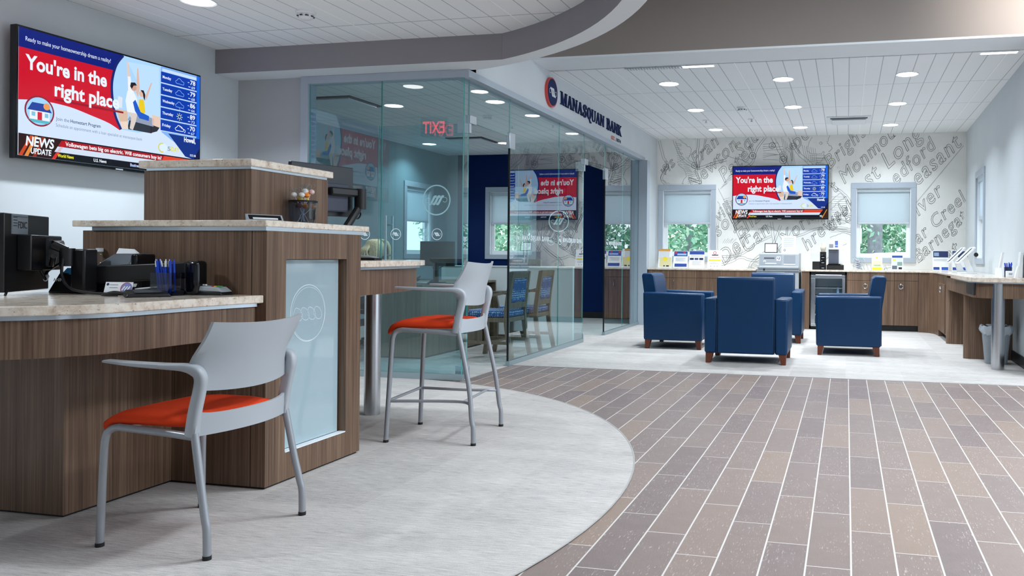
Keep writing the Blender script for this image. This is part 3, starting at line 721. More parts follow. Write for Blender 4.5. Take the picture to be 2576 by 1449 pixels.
# ================================================================ LETTERING + LOGO
def serif_word(s, T, W, Hc, dep, mb=None, split=False):
    """bold slab-serif capitals; T(u, v, w)"""
    mb = mb or MB()
    L = []; own = []; cur = [0]
    def q(pts): L.append(pts); own.append(cur[0])
    def st(x0, y0, x1, y1, w): q([(ox + x0 - w / 2, y0), (ox + x0 + w / 2, y0), (ox + x1 + w / 2, y1), (ox + x1 - w / 2, y1)])
    def sf(x, y, w): q([(ox + x - w / 2, y if y < .5 else y - .07), (ox + x + w / 2, y if y < .5 else y - .07), (ox + x + w / 2, y + .07 if y < .5 else y), (ox + x - w / 2, y + .07 if y < .5 else y)])
    def rib(pts, w):
        P = bez(pts, 5); a, b = [], []
        for i in range(len(P)):
            c0, c1 = P[max(0, i - 1)], P[min(len(P) - 1, i + 1)]; d = math.hypot(c1[0] - c0[0], c1[1] - c0[1]) or 1
            ww = w(i / (len(P) - 1)) if callable(w) else w
            nx, ny = -(c1[1] - c0[1]) / d * ww / 2, (c1[0] - c0[0]) / d * ww / 2
            a.append((ox + P[i][0] + nx, P[i][1] + ny)); b.append((ox + P[i][0] - nx, P[i][1] - ny))
        for i in range(len(P) - 1): q([a[i], b[i], b[i + 1], a[i + 1]])
    ox = 0.
    for ci, ch in enumerate(s):
        cur[0] = ci
        if ch == ' ': ox += .55; continue
        if ch == 'M':
            st(.15, 0, .15, 1, .08); st(.56, 0, .20, 1, .2); st(.56, 0, .92, 1, .08); st(1.0, 0, 1.0, 1, .2); sf(.15, 0, .3); sf(1.0, 0, .38); sf(.13, 1, .3); sf(1.0, 1, .36); ox += 1.22
        if ch == 'A':
            st(.16, 0, .48, 1, .09); st(.82, 0, .50, 1, .22); q([(ox + .25, .3), (ox + .75, .3), (ox + .72, .38), (ox + .28, .38)]); sf(.15, 0, .3); sf(.83, 0, .4); ox += 1.02
        if ch == 'N':
            st(.16, 0, .16, 1, .08); st(.84, 0, .2, 1, .22); st(.86, 0, .86, 1, .08); sf(.16, 0, .3); sf(.14, 1, .3); sf(.86, 1, .3); ox += 1.06
        if ch == 'S':
            rib([(.78, .72), (.68, .93), (.42, .94), (.25, .76), (.45, .54), (.72, .32), (.62, .07), (.3, .06), (.16, .3)], lambda t_: .1 + .12 * math.sin(PI * t_)); st(.80, .68, .80, .99, .07); st(.15, .01, .15, .34, .07); ox += .94
        if ch == 'Q':
            for k in range(20):
                a0, a1 = 2 * PI * k / 20, 2 * PI * (k + 1) / 20
                q([(ox + .5 + .42 * math.cos(a0), .5 + .51 * math.sin(a0)), (ox + .5 + .42 * math.cos(a1), .5 + .51 * math.sin(a1)), (ox + .5 + .2 * math.cos(a1), .5 + .44 * math.sin(a1)), (ox + .5 + .2 * math.cos(a0), .5 + .44 * math.sin(a0))])
            rib([(.42, .12), (.6, -.02), (.75, -.2), (.98, -.2)], .12); ox += 1.02
        if ch == 'U':
            st(.24, .3, .24, 1, .2); rib([(.24, .34), (.3, .08), (.55, .04), (.78, .12), (.84, .4)], .11); st(.84, .35, .84, 1, .08); sf(.24, 1, .38); sf(.84, 1, .28); ox += 1.04
        if ch == 'B':
            st(.24, 0, .24, 1, .2); rib([(.24, .96), (.55, .96), (.72, .76), (.55, .54), (.24, .53)], lambda t_: .07 + .13 * math.sin(PI * t_)); rib([(.24, .53), (.6, .53), (.8, .28), (.6, .04), (.24, .04)], lambda t_: .07 + .15 * math.sin(PI * t_)); sf(.18, 0, .3); sf(.18, 1, .3); ox += .96
        if ch == 'K':
            st(.24, 0, .24, 1, .2); st(.34, .42, .82, 1, .08); st(.88, 0, .42, .6, .22); sf(.24, 0, .38); sf(.24, 1, .38); sf(.84, 1, .3); sf(.9, 0, .36); ox += 1.06
    k = W / ox
    if split:
        out = []
        for ci in sorted(set(own)):
            one = MB()
            for p, w_ in zip(L, own):
                if w_ == ci: one.prism([(x * k, y * Hc) for x, y in p], 0, dep, 0, T)
            out.append(one)
        return out
    for p in L: mb.prism([(x * k, y * Hc) for x, y in p], 0, dep, 0, T)
    return mb
def emblem(mb, T0, r, m=0, ring=True, flip=-1):
    """ring with three slanted ribbons between two small loops"""
    T = lambda u, v: T0(u * flip, v)
    if ring: mb.strip(circ(0, 0, r, 40), r * .09, T, m, True)
    for k in (-1, 0, 1):
        x = k * .27 * r
        p = bez([(x - .26 * r, -.22 * r), (x - .16 * r, -.27 * r), (x + .0 * r, -.02 * r), (x + .14 * r, .23 * r), (x + .28 * r, .22 * r)], 4)
        mb.strip(p, r * .16, T, m)
    mb.strip(circ(.62 * r, .02 * r, .16 * r, 16, -2.6, 1.9), r * .035, T, m); mb.strip(circ(-.62 * r, -.02 * r, .16 * r, 16, .5, 5.), r * .035, T, m)
TS = lambda u, v, w: (-3.13 + w, u, v)
t = thing('wall_sign', 'navy serif lettering with a round red and navy emblem over the glass', 'sign', (-3.13, 9.6, 2.66))
m = MB(); m.prism(circ(8.23, 2.828, .158, 48), .0, .030, 0, TS); obj('emblem_rim', m, REDR, t)
m = MB(); m.prism(circ(8.23, 2.828, .142, 48), .030, .034, 0, TS); obj('emblem_face', m, NAVYS, t)
m = MB(); emblem(m, lambda u, v: TS(8.23 + u, 2.828 + v * 1.0, .0365), .142, ring=False); obj('emblem_ribbons', m, WHITE, t, smooth=0)
for one in serif_word('MANASQUAN BANK', lambda u, v, w: TS(8.545 + u, 2.762 + v, w), 2.50, .145, .014, split=True): obj('raised_letter', one, NAVYS, t, smooth=0)
m = MB(); m.text('EST.', lambda u, v: TS(10.56 + u, 2.665 + v, .004), .066, width=.19, bold=.03); obj('small_red_letters', m, REDR, t, smooth=0)
m = MB(); m.text('1874', lambda u, v: TS(10.80 + u, 2.665 + v, .004), .066, width=.23, bold=.03); obj('small_navy_letters', m, NAVYS, t, smooth=0)

# ================================================================ GLASS PARTITION
def pane_x(y0, y1, z0, z1, x=XG, th=.012):
    m = MB(); m.box(x - th / 2, x + th / 2, y0, y1, z0, z1, 0); m.m[-6:] = [1, 1, 1, 1, 0, 0]; return m
def pane_y(x0, x1, z0, z1, y=YG, th=.012):
    m = MB(); m.box(x0, x1, y - th / 2, y + th / 2, z0, z1, 0); m.m[-6:] = [1, 1, 0, 0, 1, 1]; return m
def panel(label, mb, loc):
    t = thing('glass_panel', label, 'glass panel', loc, group='fixed glass panels')
    obj('pane', mb, [GLASS, EDGE], t, smooth=0); return t
pa = panel('clear fixed glass panel at the left end of the office front, beside the grey wall', pane_y(-4.66, -3.950, .05, 2.58), (-4.30, YG, .05))
pb = panel('clear fixed glass panel at the outer front corner of the office', pane_y(-3.943, -3.176, .05, 2.58), (-3.56, YG, .05))
def frosted(parent, mb): obj('frosted_emblem', mb, FROST, parent, smooth=0)
TG = lambda x, y, z: (lambda u, v: (x + u, y - .0075, z + v))
for x in (-4.10,): m = MB(); emblem(m, TG(x, YG, 1.245), .047); frosted(pa, m)
for x in (-3.80, -3.41): m = MB(); emblem(m, TG(x, YG, 1.245), .047); frosted(pb, m)
for y0, y1, z0, z1, lb in ((6.325, 6.415, .05, 2.58, 'narrow fixed glass strip between the glass corner and the first open doorway'), (6.42, 7.275, 2.215, 2.58, 'glass transom above the first open doorway under the sign'),
                           (7.28, 8.655, .05, 2.58, 'wide fixed glass panel beside the first doorway, in front of the guest chairs'), (8.662, 9.535, .05, 2.58, 'fixed glass panel just before the second open doorway'),
                           (9.54, 10.435, 2.215, 2.58, 'glass transom above the second open doorway'), (10.44, 11.34, .05, 2.58, 'fixed glass panel just past the second open doorway'), (11.347, 12.25, .05, 2.58, 'last fixed glass panel, against the grey end post')):
    p_ = panel(lb, pane_x(y0, y1, z0, z1), (XG, (y0 + y1) / 2, z0))
    if y0 in (7.28, 8.662, 10.44):
        a = {7.28: 7.50, 8.662: 8.70, 10.44: 10.55}[y0]; w_ = {7.28: .86, 8.662: .78, 10.44: .74}[y0]
        m = MB(); emblem(m, lambda u, v: (XG + .0075, a + u, 1.245 + v), .05)
        mm = serif_word('MANASQUAN BANK', lambda u, v, w: (XG + .0065 + w, a + .09 + u, 1.225 + v), w_ - .09, .05, .001); m.add(mm.v, mm.f)
        frosted(p_, m)
    if y0 in (7.28, 10.44):
        m = MB(); m.box(XG - .009, XG + .009, y0 - .004, y0 + .008, .05, 2.20); obj('door_seal', m, EDGE_D, p_, smooth=0)
        m = MB(); m.box(XG - .02, XG + .02, y0 - .03, y0 + .10, 2.10, 2.25); obj('strike_fitting', m, ALU, p_, bevel=.003)
for n, y0, lab in ((1, 6.43, 0), (2, 9.555, 1)):
    r_ = bpy.data.objects.new('door_%d' % n, None); C.objects.link(r_); r_['kind'] = 'structure'; r_.location = (XG, y0, .015); ORG[r_] = Vector(r_.location)
    obj('leaf', pane_y(XG - .865, XG - .012, .015, 2.20, y0), [GLASS, EDGE], r_, smooth=0)
    for za, zb, nm in ((2.12, 2.235, 'top_patch_fitting'), (.008, .115, 'bottom_patch_fitting')):
        m = MB(); m.box(XG - .105, XG + .015, y0 - .017, y0 + .017, za, zb); obj(nm, m, ALU, r_, bevel=.003)
    for s_ in (-1, 1):
        m = MB(); xh = XG - .76; yy = y0 + s_ * .055
        m.tube([(xh, yy, .98), (xh, yy, 1.41)], .011, 12); m.tube([(xh, y0, 1.06), (xh, yy, 1.06)], .008); m.tube([(xh, y0, 1.33), (xh, yy, 1.33)], .008)
        obj('door_handle', m, STEEL, r_)
    m = MB(); emblem(m, TG(XG - .30 - .02 * lab, y0, 1.545 if n == 1 else 1.50), .128, flip=1); obj('frosted_emblem', m, FROST, r_, smooth=0)
    m = MB(); emblem(m, TG(XG - .42, y0, 1.25), .047); obj('frosted_small_emblem', m, FROST, r_, smooth=0)
    m = MB(); m.box(XG - .03, XG + .03, y0 - .04 if n == 1 else y0 - .04, y0 + .08, 2.20, 2.27); obj('pivot_bracket', m, ALU, r_, bevel=.003)

# ================================================================ TELEVISIONS
def screen(T, W, H):
    """T(u, v, k) places a point of layer k"""
    mats = {}; lst = []
    def mi(c):
        if c not in mats: mats[c] = len(lst); lst.append(EM('screen_' + c[1:], c, 1.0, True))
        return mats[c]
    m = MB(); U = lambda x: (x - 975) / 970 * W; V = lambda y: (845 - y) / 540 * H
    def P(pts, c, k): m.poly([T(U(x), V(y), k) for x, y in pts], mi(c))
    def R(x0, y0, x1, y1, c, k): P([(x0, y1), (x1, y1), (x1, y0), (x0, y0)], c, k)
    def TX(s, x, y, size, c, k, width=None, bold=0., align='LEFT', shear=0.):
        m.text(s, lambda u, v: T(U(x) + u, V(y) + v, k), size / 540 * H, mi(c), align, bold, width / 970 * W if width else None, shear)
    def LN(pts, w, c, k, closed=False): m.strip([(U(x), V(y)) for x, y in pts], w / 970 * W, lambda u, v: T(u, v, k), mi(c), closed)
    R(975, 305, 1945, 845, '#cfe0fa', 0)
    R(975, 305, 1480, 390, '#0b1e78', 1)
    top = bez([(975, 612), (1040, 602), (1110, 598), (1210, 603), (1310, 622), (1400, 642), (1462, 668)], 6)
    P([(975, 388), (1440, 388)] + [(1424, 450), (1424, 520), (1436, 590), (1462, 668)] + top[::-1], '#c8102a', 2)
    arc = bez([(1475, 305), (1437, 360), (1416, 440), (1418, 520), (1434, 600), (1466, 662)], 6)
    P(arc + [(1560, 664), (1640, 645), (1692, 606), (1692, 305)], '#a9d3fb', 3)
    P([(1500, 330), (1680, 315), (1688, 560), (1600, 640), (1520, 560), (1560, 420)], '#b9dcfc', 4)
    LN(arc, 13, '#16236b', 4)
    # sofa, boxes, two people cheering
    P([(1500, 655), (1512, 600), (1640, 612), (1640, 655)], '#2d3340', 5); P([(1500, 610), (1530, 565), (1655, 580), (1650, 620)], '#8e9ab0', 6)
    P([(1440, 570), (1500, 566), (1502, 655), (1470, 658)], '#d8b7a0', 6); P([(1460, 625), (1500, 618), (1505, 655), (1470, 658)], '#e9d2c2', 7)
    P([(1640, 560), (1690, 565), (1690, 620), (1642, 612)], '#e3c6b4', 6); P([(1632, 605), (1690, 615), (1672, 640), (1632, 655)], '#2b2a33', 5)
    P([(1448, 505), (1472, 508), (1470, 560), (1444, 556)], '#d9e3ee', 6)
    P([(1498, 470), (1530, 462), (1552, 500), (1555, 575), (1498, 572), (1488, 520)], '#e7eef8', 8)
    P([(1494, 330), (1502, 328), (1516, 420), (1520, 475), (1500, 478)], '#e0c7bd', 7); P([(1499, 400), (1514, 398), (1528, 480), (1503, 484)], '#e7eef8', 8)
    P([(1552, 350), (1558, 348), (1568, 440), (1558, 490), (1546, 470)], '#d9b7a8', 7)
    m.poly([T(U(x), V(y), 9) for x, y in circ(1532, 447, 17, 14)], mi('#c99e8a')); P([(1512, 446), (1516, 426), (1540, 422), (1550, 434), (1532, 438), (1522, 456)], '#1f1a22', 10)
    P([(1500, 572), (1555, 572), (1545, 615), (1530, 655), (1512, 650), (1520, 600)], '#d6cbc4', 9)
    P([(1562, 500), (1590, 495), (1600, 555), (1588, 572), (1560, 565)], '#e8c81e', 10); m.poly([T(U(x), V(y), 11) for x, y in circ(1577, 470, 15, 14)], mi('#dcb4a4'))
    P([(1570, 452), (1588, 450), (1598, 470), (1596, 500), (1588, 488), (1584, 466)], '#2a1c20', 12)
    P([(1598, 480), (1632, 402), (1638, 404), (1606, 495)], '#dcb4a4', 10)
    P([(1528, 520), (1542, 505), (1572, 560), (1622, 572), (1620, 596), (1566, 592), (1540, 560)], '#1c58c8', 11)
    TX('Ready to make your homeownership dream a reality?', 1003, 357, 27, '#e6effc', 5, 405)
    TX("You're in the", 1003, 474, 86, '#e4effc', 5, 385, .03); TX('right place', 1130, 566, 86, '#e4effc', 14, 322, .03)
    LN([(1135, 582), (1475, 580)], 9, '#8e1226', 13)
    c = (1066, 646)
    m.poly([T(U(x), V(y), 6) for x, y in circ(c[0], c[1], 66, 30)], mi('#8c2038')); m.poly([T(U(x), V(y), 7) for x, y in circ(c[0], c[1], 59, 30)], mi('#9fd2f5'))
    R(1022, 640, 1110, 684, '#e8eef6', 8); P([(1012, 646), (1032, 612), (1098, 612), (1120, 646)], '#1d3f9c', 9); R(1056, 650, 1076, 684, '#d0243c', 9); R(1030, 652, 1046, 670, '#7fc0dd', 9); R(1088, 652, 1104, 670, '#7fc0dd', 9)
    P([(1015, 684), (1117, 684), (1100, 697), (1035, 697)], '#58b4c6', 9); m.poly([T(U(x), V(y), 10) for x, y in circ(1096, 622, 15, 12)], mi('#e79a55'))
    TX('Join the', 1140, 672, 22, '#5a7390', 5, 62); TX('Homestart Program', 1208, 672, 22, '#22405f', 5, 150, .01)
    TX('Schedule an appointment with a loan specialist at manasquan.bank', 1140, 700, 21, '#7d8da6', 5, 445)
    # weather column
    P([(1692, 305), (1945, 305), (1945, 760), (1700, 640), (1692, 600)], '#7fb0ee', 5); P([(1922, 305), (1945, 305), (1945, 760), (1880, 700), (1922, 640)], '#1463e0', 6)
    R(1700, 315, 1920, 330, '#c5dcf7', 7)
    rows = (('Monday', '78', '69', 0), ('Tuesday', '79', '68', 0), ('Wednesday', '86', '66', 1), ('Thursday', '89', '73', 2), ('Friday', '70', '67', 3))
    for i, (d, hi, lo, ic) in enumerate(rows):
        y = 332 + 61 * i
        R(1692, y, 1922, y + 54, '#0a3aa8', 8); R(1692, y + 54, 1922, y + 58, '#cfe0f6', 8)
        TX(d, 1702, y + 32, 20, '#eaf2fd', 9, 12 * len(d) * .62 + 8, .02); TX(hi, 1878, y + 29, 33, '#f2f6fd', 9, 34, .02); TX(lo, 1886, y + 50, 20, '#bcd3f6', 9, 24, .02)
        R(1862, y + 18, 1872, y + 22, '#bcd3f6', 9); R(1866, y + 40, 1880, y + 44, '#bcd3f6', 9)
        if ic == 2:
            LN(circ(1810, y + 28, 9, 14), 3, '#d9e8a0', 9, True)
            for k in range(8): a = k * PI / 4; LN([(1810 + 13 * math.cos(a), y + 28 + 13 * math.sin(a)), (1810 + 20 * math.cos(a), y + 28 + 20 * math.sin(a))], 3, '#d9e8a0', 9)
        else:
            cl = bez([(1788, y + 40), (1783, y + 30), (1793, y + 23), (1802, y + 13), (1815, y + 15), (1822, y + 23), (1835, y + 27), (1836, y + 38), (1830, y + 41)], 3)
            LN(cl + [(1788, y + 40)], 3, '#7fa6e6' if ic < 3 else '#eef4fc', 9)
            if ic == 3: LN([(x_ + 10, y_ + 4) for x_, y_ in cl[8:]], 3, '#eef4fc', 10)
            if ic == 1: LN([(1812, y + 40), (1806, y + 47), (1814, y + 47), (1808, y + 54)], 3, '#7fa6e6', 9)
    P([(1945, 640), (1945, 760), (1850, 745), (1740, 640)], '#0c2f86', 7); P([(1945, 690), (1945, 760), (1905, 752)], '#0a1440', 8)
    TX('Howell,', 1840, 668, 36, '#f2f6fd', 10, 76, .03); TX('10:35 AM', 1880, 740, 17, '#e9f0fa', 10, 38, .01)
    m.poly([T(U(x), V(y), 9) for x, y in circ(1712, 718, 22, 16)], mi('#d8ecfa')); LN(circ(1702, 718, 22, 12, 1.2, 5.), 6, '#d8d24a', 10); TX('5', 1735, 728, 30, '#8fa49a', 10, 20, .02); TX('DAY', 1758, 729, 34, '#e4dc3c', 10, 50, .03)
    # news ticker
    R(975, 752, 1945, 845, '#0b0d18', 9)
    P([(975, 752), (1180, 752), (1130, 845), (975, 845)], '#2a1012', 10)
    for k, (a, b, cc) in enumerate(((975, 1010, '#c4451e'), (1000, 1030, '#e08a3a'), (1120, 1165, '#d2302a'), (1035, 1060, '#8a2a1a'))): P([(a, 845), (a + 16, 845), (b + 28, 756), (b + 14, 756)], cc, 11)
    P([(1148, 785), (1165, 758), (1900, 758), (1880, 785)], '#a31526', 11); P([(1700, 785), (1715, 758), (1900, 758), (1880, 785)], '#d8432a', 12)
    P([(1132, 812), (1147, 787), (1876, 787), (1860, 812)], '#cfdcee', 11)
    P([(1880, 845), (1925, 757), (1945, 757), (1945, 845)], '#3a1a10', 12); LN([(1890, 845), (1938, 757)], 8, '#c98a3c', 13)
    TX('NEWS', 1004, 800, 56, '#e6f0fb', 14, 126, .03, shear=.12); TX('UPDATE', 1026, 832, 34, '#e6f0fb', 14, 92, .03, shear=.1)
    TX('Volkswagen bets big on electric. Will consumers buy in?', 1182, 780, 25, '#f3f6fb', 14, 515, .025)
    TX('World News', 1146, 833, 20, '#e8e23c', 14, 76, .03); TX('U.S. News', 1320, 833, 20, '#dfe8f4', 14, 66, .03); TX('Business', 1515, 833, 20, '#b9c9f4', 14, 60, .03); TX('93', 1866, 833, 24, '#f0f4fa', 14, 26, .03)
    return m, lst
def television(label, T, W, H, loc, back):
    t = thing('wall_television', label, 'television', loc)
    def bx(u0, u1, v0, v1, d0, d1):
        mm = MB(); p = [T(u, v, 0, d) for v, d in ((v0, d0), (v0, d1)) for u in (u0, u1)]
        q = [T(u, v, 0, d) for v, d in ((v1, d0), (v1, d1)) for u in (u0, u1)]
        mm.add(p + q, [(0, 1, 3, 2), (4, 5, 7, 6), (0, 1, 5, 4), (2, 3, 7, 6), (0, 2, 6, 4), (1, 3, 7, 5)])
        bmx = bmesh.new(); me = bpy.data.meshes.new('x'); me.from_pydata(mm.v, [], mm.f); bmx.from_mesh(me); bmesh.ops.recalc_face_normals(bmx, faces=bmx.faces)
        mm.v = [tuple(v.co) for v in bmx.verts]; mm.f = [tuple(v.index for v in f_.verts) for f_ in bmx.faces]; mm.m = [0] * len(mm.f); bmx.free(); bpy.data.meshes.remove(me); return mm
    obj('housing', bx(-.014, W + .014, -.022, H + .014, -.055, -.001), BLACKG, t, bevel=.004)
    obj('wall_mount', bx(W * .3, W * .7, H * .3, H * .7, -back, -.054), BLACK, t)
    m, l = screen(lambda u, v, k: T(u, v, k, 0), W, H); obj('screen', m, l, t, smooth=0)
    obj('maker_plate', bx(W * .48, W * .52, -.018, -.010, -.001, .001), LGREY, t)
SW, SH_ = 1.522, .842
television('large wall television at the left showing a red homeownership advert and news ticker', lambda u, v, k, d=0: (-5.30 + .0005 + .0006 * k + d, 4.226 + u, 1.702 + v), SW, SH_, (-5.38, 4.99, 1.68), .11)
television('wall television on the map mural between the two windows', lambda u, v, k, d=0: (-1.824 + u, 13.20 - .0005 - .0006 * k - d, 1.708 + v), SW, SH_, (-1.06, 13.27, 1.69), .10)
# ================================================================ TELLER COUNTER
def cyl(m, x, y, z0, z1, r, n=24, mi=0): return m.lathe([(r, 0), (r, z1 - z0)], (x, y, z0), n, mi)
XF = -2.545
t = thing('teller_pedestal', 'tall walnut teller pedestal with a pale glass panel in its side, behind the near chair', 'counter', (-3.05, 3.52, 0))
m = MB(); m.box(-3.56, XF - .05, 3.155, 3.88, .014, 1.172)
m.box(XF - .05, XF, 3.155, 3.286, .014, 1.172); m.box(XF - .05, XF, 3.754, 3.88, .014, 1.172); m.box(XF - .05, XF, 3.286, 3.754, .014, .141); m.box(XF - .05, XF, 3.286, 3.754, 1.043, 1.172)
obj('body', m, WOOD, t, smooth=0)
m = MB(); m.box(-3.55, XF - .012, 3.167, 3.87, .0, .014); obj('toe_kick', m, BASEB, t)
m = MB(); m.box(-2.623, -2.619, 3.1545, 3.156, .014, 1.172); obj('panel_joint', m, M('dark_joint', '#221a14', .8), t, smooth=0)
m = MB(); m.box(XF - .049, XF - .037, 3.290, 3.738, .147, 1.041); g_ = obj('glass_panel', m, SEAG, t, bevel=.0015)
m = MB(); m.box(XF - .036, XF + .002, 3.287, 3.752, .141, .146); obj('lit_sill_strip', m, WHITE, t)  # white colour stands for light falling on the recess sill
m = MB(); TE = lambda u, v: (XF - .0362, 3.497 + u, .778 + v)
m.strip([(x, y * 1.06) for x, y in circ(0, 0, .131, 48)], .004, TE, 0, True); m.strip([(x, y * 1.06) for x, y in circ(.003, -.004, .124, 48)], .002, TE, 0, True)
for k in (-1.5, -.5, .5, 1.5):
    m.strip(bez([(k * .05 - .035, .0), (k * .05 - .02, .028), (k * .05 + .01, .02), (k * .05 + .03, -.008), (k * .05 + .02, -.032), (k * .05 - .01, -.03), (k * .05 - .034, -.004)], 4), .0028, TE)
e_ = obj('etched_emblem', m, SEAGL, g_, smooth=0); ORG[e_] = ORG[t]
def slab(name, label, poly, z0, z1, inset_poly=None, trim=.014, cat='worktop'):
    xs = [p[0] for p in poly]; ys = [p[1] for p in poly]
    t = thing(name, label, cat, (sum(xs) / len(xs), sum(ys) / len(ys), z0 - trim))
    m = MB(); m.prism(poly, z0, z1); obj('stone_slab', m, GRANITE, t, bevel=.004)
    if inset_poly: m = MB(); m.prism(inset_poly, z0 - trim, z0); obj('metal_edge_strip', m, ALU, t, smooth=40)
    return t
slab('stone_countertop', 'speckled stone countertop on the tall walnut teller pedestal', [(-3.609, 3.140), (-2.538, 3.140), (-2.538, 3.948), (-3.609, 3.948)], 1.190, 1.220, [(-3.50, 3.148), (-2.543, 3.148), (-2.543, 3.90), (-3.50, 3.90)], .018)
t = thing('walnut_riser_cabinet', 'walnut box standing on the teller countertop, topped with stone', 'cabinet', (-3.0, 3.53, 1.2205))
m = MB(); m.box(-3.30, -2.702, 3.243, 3.814, 1.2205, 1.462); obj('body', m, WOOD, t, smooth=0)
m = MB(); m.box(-2.82, -2.7015, 3.2425, 3.2432, 1.2205, 1.462); obj('door_joint', m, WOOD, t, smooth=0)
slab('stone_worktop', 'stone cap on the walnut box, the highest worktop of the teller counter', [(-3.318, 3.226), (-2.688, 3.226), (-2.688, 3.842), (-3.318, 3.842)], 1.474, 1.509, [(-3.28, 3.236), (-2.698, 3.236), (-2.698, 3.80), (-3.28, 3.80)], .012)

edge1 = bez([(-2.556, 3.153), (-2.585, 2.98), (-2.60, 2.78), (-2.607, 2.457), (-2.69, 2.298), (-2.807, 2.183), (-3.08, 2.05), (-3.6, 1.97), (-4.3, 1.97)], 8)
def inset(e, d): return [(p[0] - d * (1 if p[1] > 2.3 else .6), p[1] + (0 if p[1] > 2.6 else d * .8)) for p in e if p[1] < 3.152]
slab('stone_desk_top', 'low curved stone desk top holding the monitor arm and pen cup', edge1 + [(-4.3, 3.153)], .846, .881, [(-2.59, 3.15)] + inset(edge1, .022) + [(-4.3, 3.15)], .016)
t = thing('teller_desk_base', 'walnut base and curved apron under the low near teller desk', 'desk base', (-3.6, 2.7, 0))
m = MB(); m.box(-4.25, -3.045, 2.622, 3.152, .014, .70); obj('pedestal', m, WOOD, t, smooth=0)
ins = [(-2.60, 3.15)] + inset(edge1, .032); ins2 = [(p[0] - .02, p[1] + (.02 if p[1] < 2.6 else 0)) for p in ins]
m = MB(); m.prism(ins + [(-4.3, 3.15)], .695, .829); obj('apron', m, WOOD, t, smooth=40)
m = MB(); m.box(-4.24, -3.057, 2.634, 3.15, 0, .014); obj('toe_kick', m, BASEB, t)

edge2 = bez([(-2.549, 3.95), (-2.56, 4.2), (-2.61, 4.52), (-2.68, 4.76), (-2.735, 4.90), (-2.82, 4.985), (-2.95, 5.0)], 6)
slab('stone_standing_top', 'stone top of the standing-height teller desk behind the stool', [(-2.549, 3.883)] + edge2 + [(-4.2, 5.0), (-4.2, 3.883)], .998, 1.034, [(-2.575, 3.883)] + [(p[0] - .026, p[1] - .02) for p in edge2] + [(-4.18, 4.98), (-4.18, 3.883)], .014)
t = thing('standing_desk_base', 'walnut apron and steel post of the standing-height teller desk behind the stool', 'desk base', (-3.3, 4.5, 0))
m = MB(); m.prism([(-2.585, 3.883)] + [(p[0] - .04, p[1] - .035) for p in edge2] + [(-4.16, 4.96), (-4.16, 3.883)], .842, .984); obj('apron', m, WOOD, t, smooth=40)
m = MB(); cyl(m, -3.075, 4.83, .0, .842, .052); obj('post', m, STEEL, t)
m = MB(); m.box(-4.1, -3.55, 3.884, 4.6, .0, .842); obj('pedestal', m, WOOD, t, smooth=0)

# ================================================================ GREY CHAIRS WITH ORANGE SEATS
def loft(rings, cap=True):
    m = MB(); n = len(rings[0]); m.v = [tuple(p) for r in rings for p in r]
    for i in range(len(rings) - 1):
        for k in range(n): m.f.append((i * n + k, i * n + (k + 1) % n, (i + 1) * n + (k + 1) % n, (i + 1) * n + k)); m.m.append(0)
    if cap: m.f += [tuple(range(n - 1, -1, -1)), tuple(range((len(rings) - 1) * n, len(rings) * n))]; m.m += [0, 0]
    return m
def fixn(m):
    bm = bmesh.new(); me = bpy.data.meshes.new('x'); me.from_pydata(m.v, [], m.f); bm.from_mesh(me)
    bmesh.ops.recalc_face_normals(bm, faces=bm.faces); bm.verts.index_update()
    m.v = [tuple(v.co) for v in bm.verts]; m.f = [tuple(v.index for v in f_.verts) for f_ in bm.faces]; m.m = [0] * len(m.f)
    bm.free(); bpy.data.meshes.remove(me); return m
LEAN = [0.]
def shell_x(y, z):                 # the back leans away and wraps round the sitter
    s = max(0., (z - .42) / .41)
    return .148 + (.02 - LEAN[0]) * s + .10 * max(0, s - .35) ** 1.25 + .055 * (1 - (y / .25) ** 2) - .034 * abs(y / .25) ** 3 * math.exp(-((z - .675) / .075) ** 2)
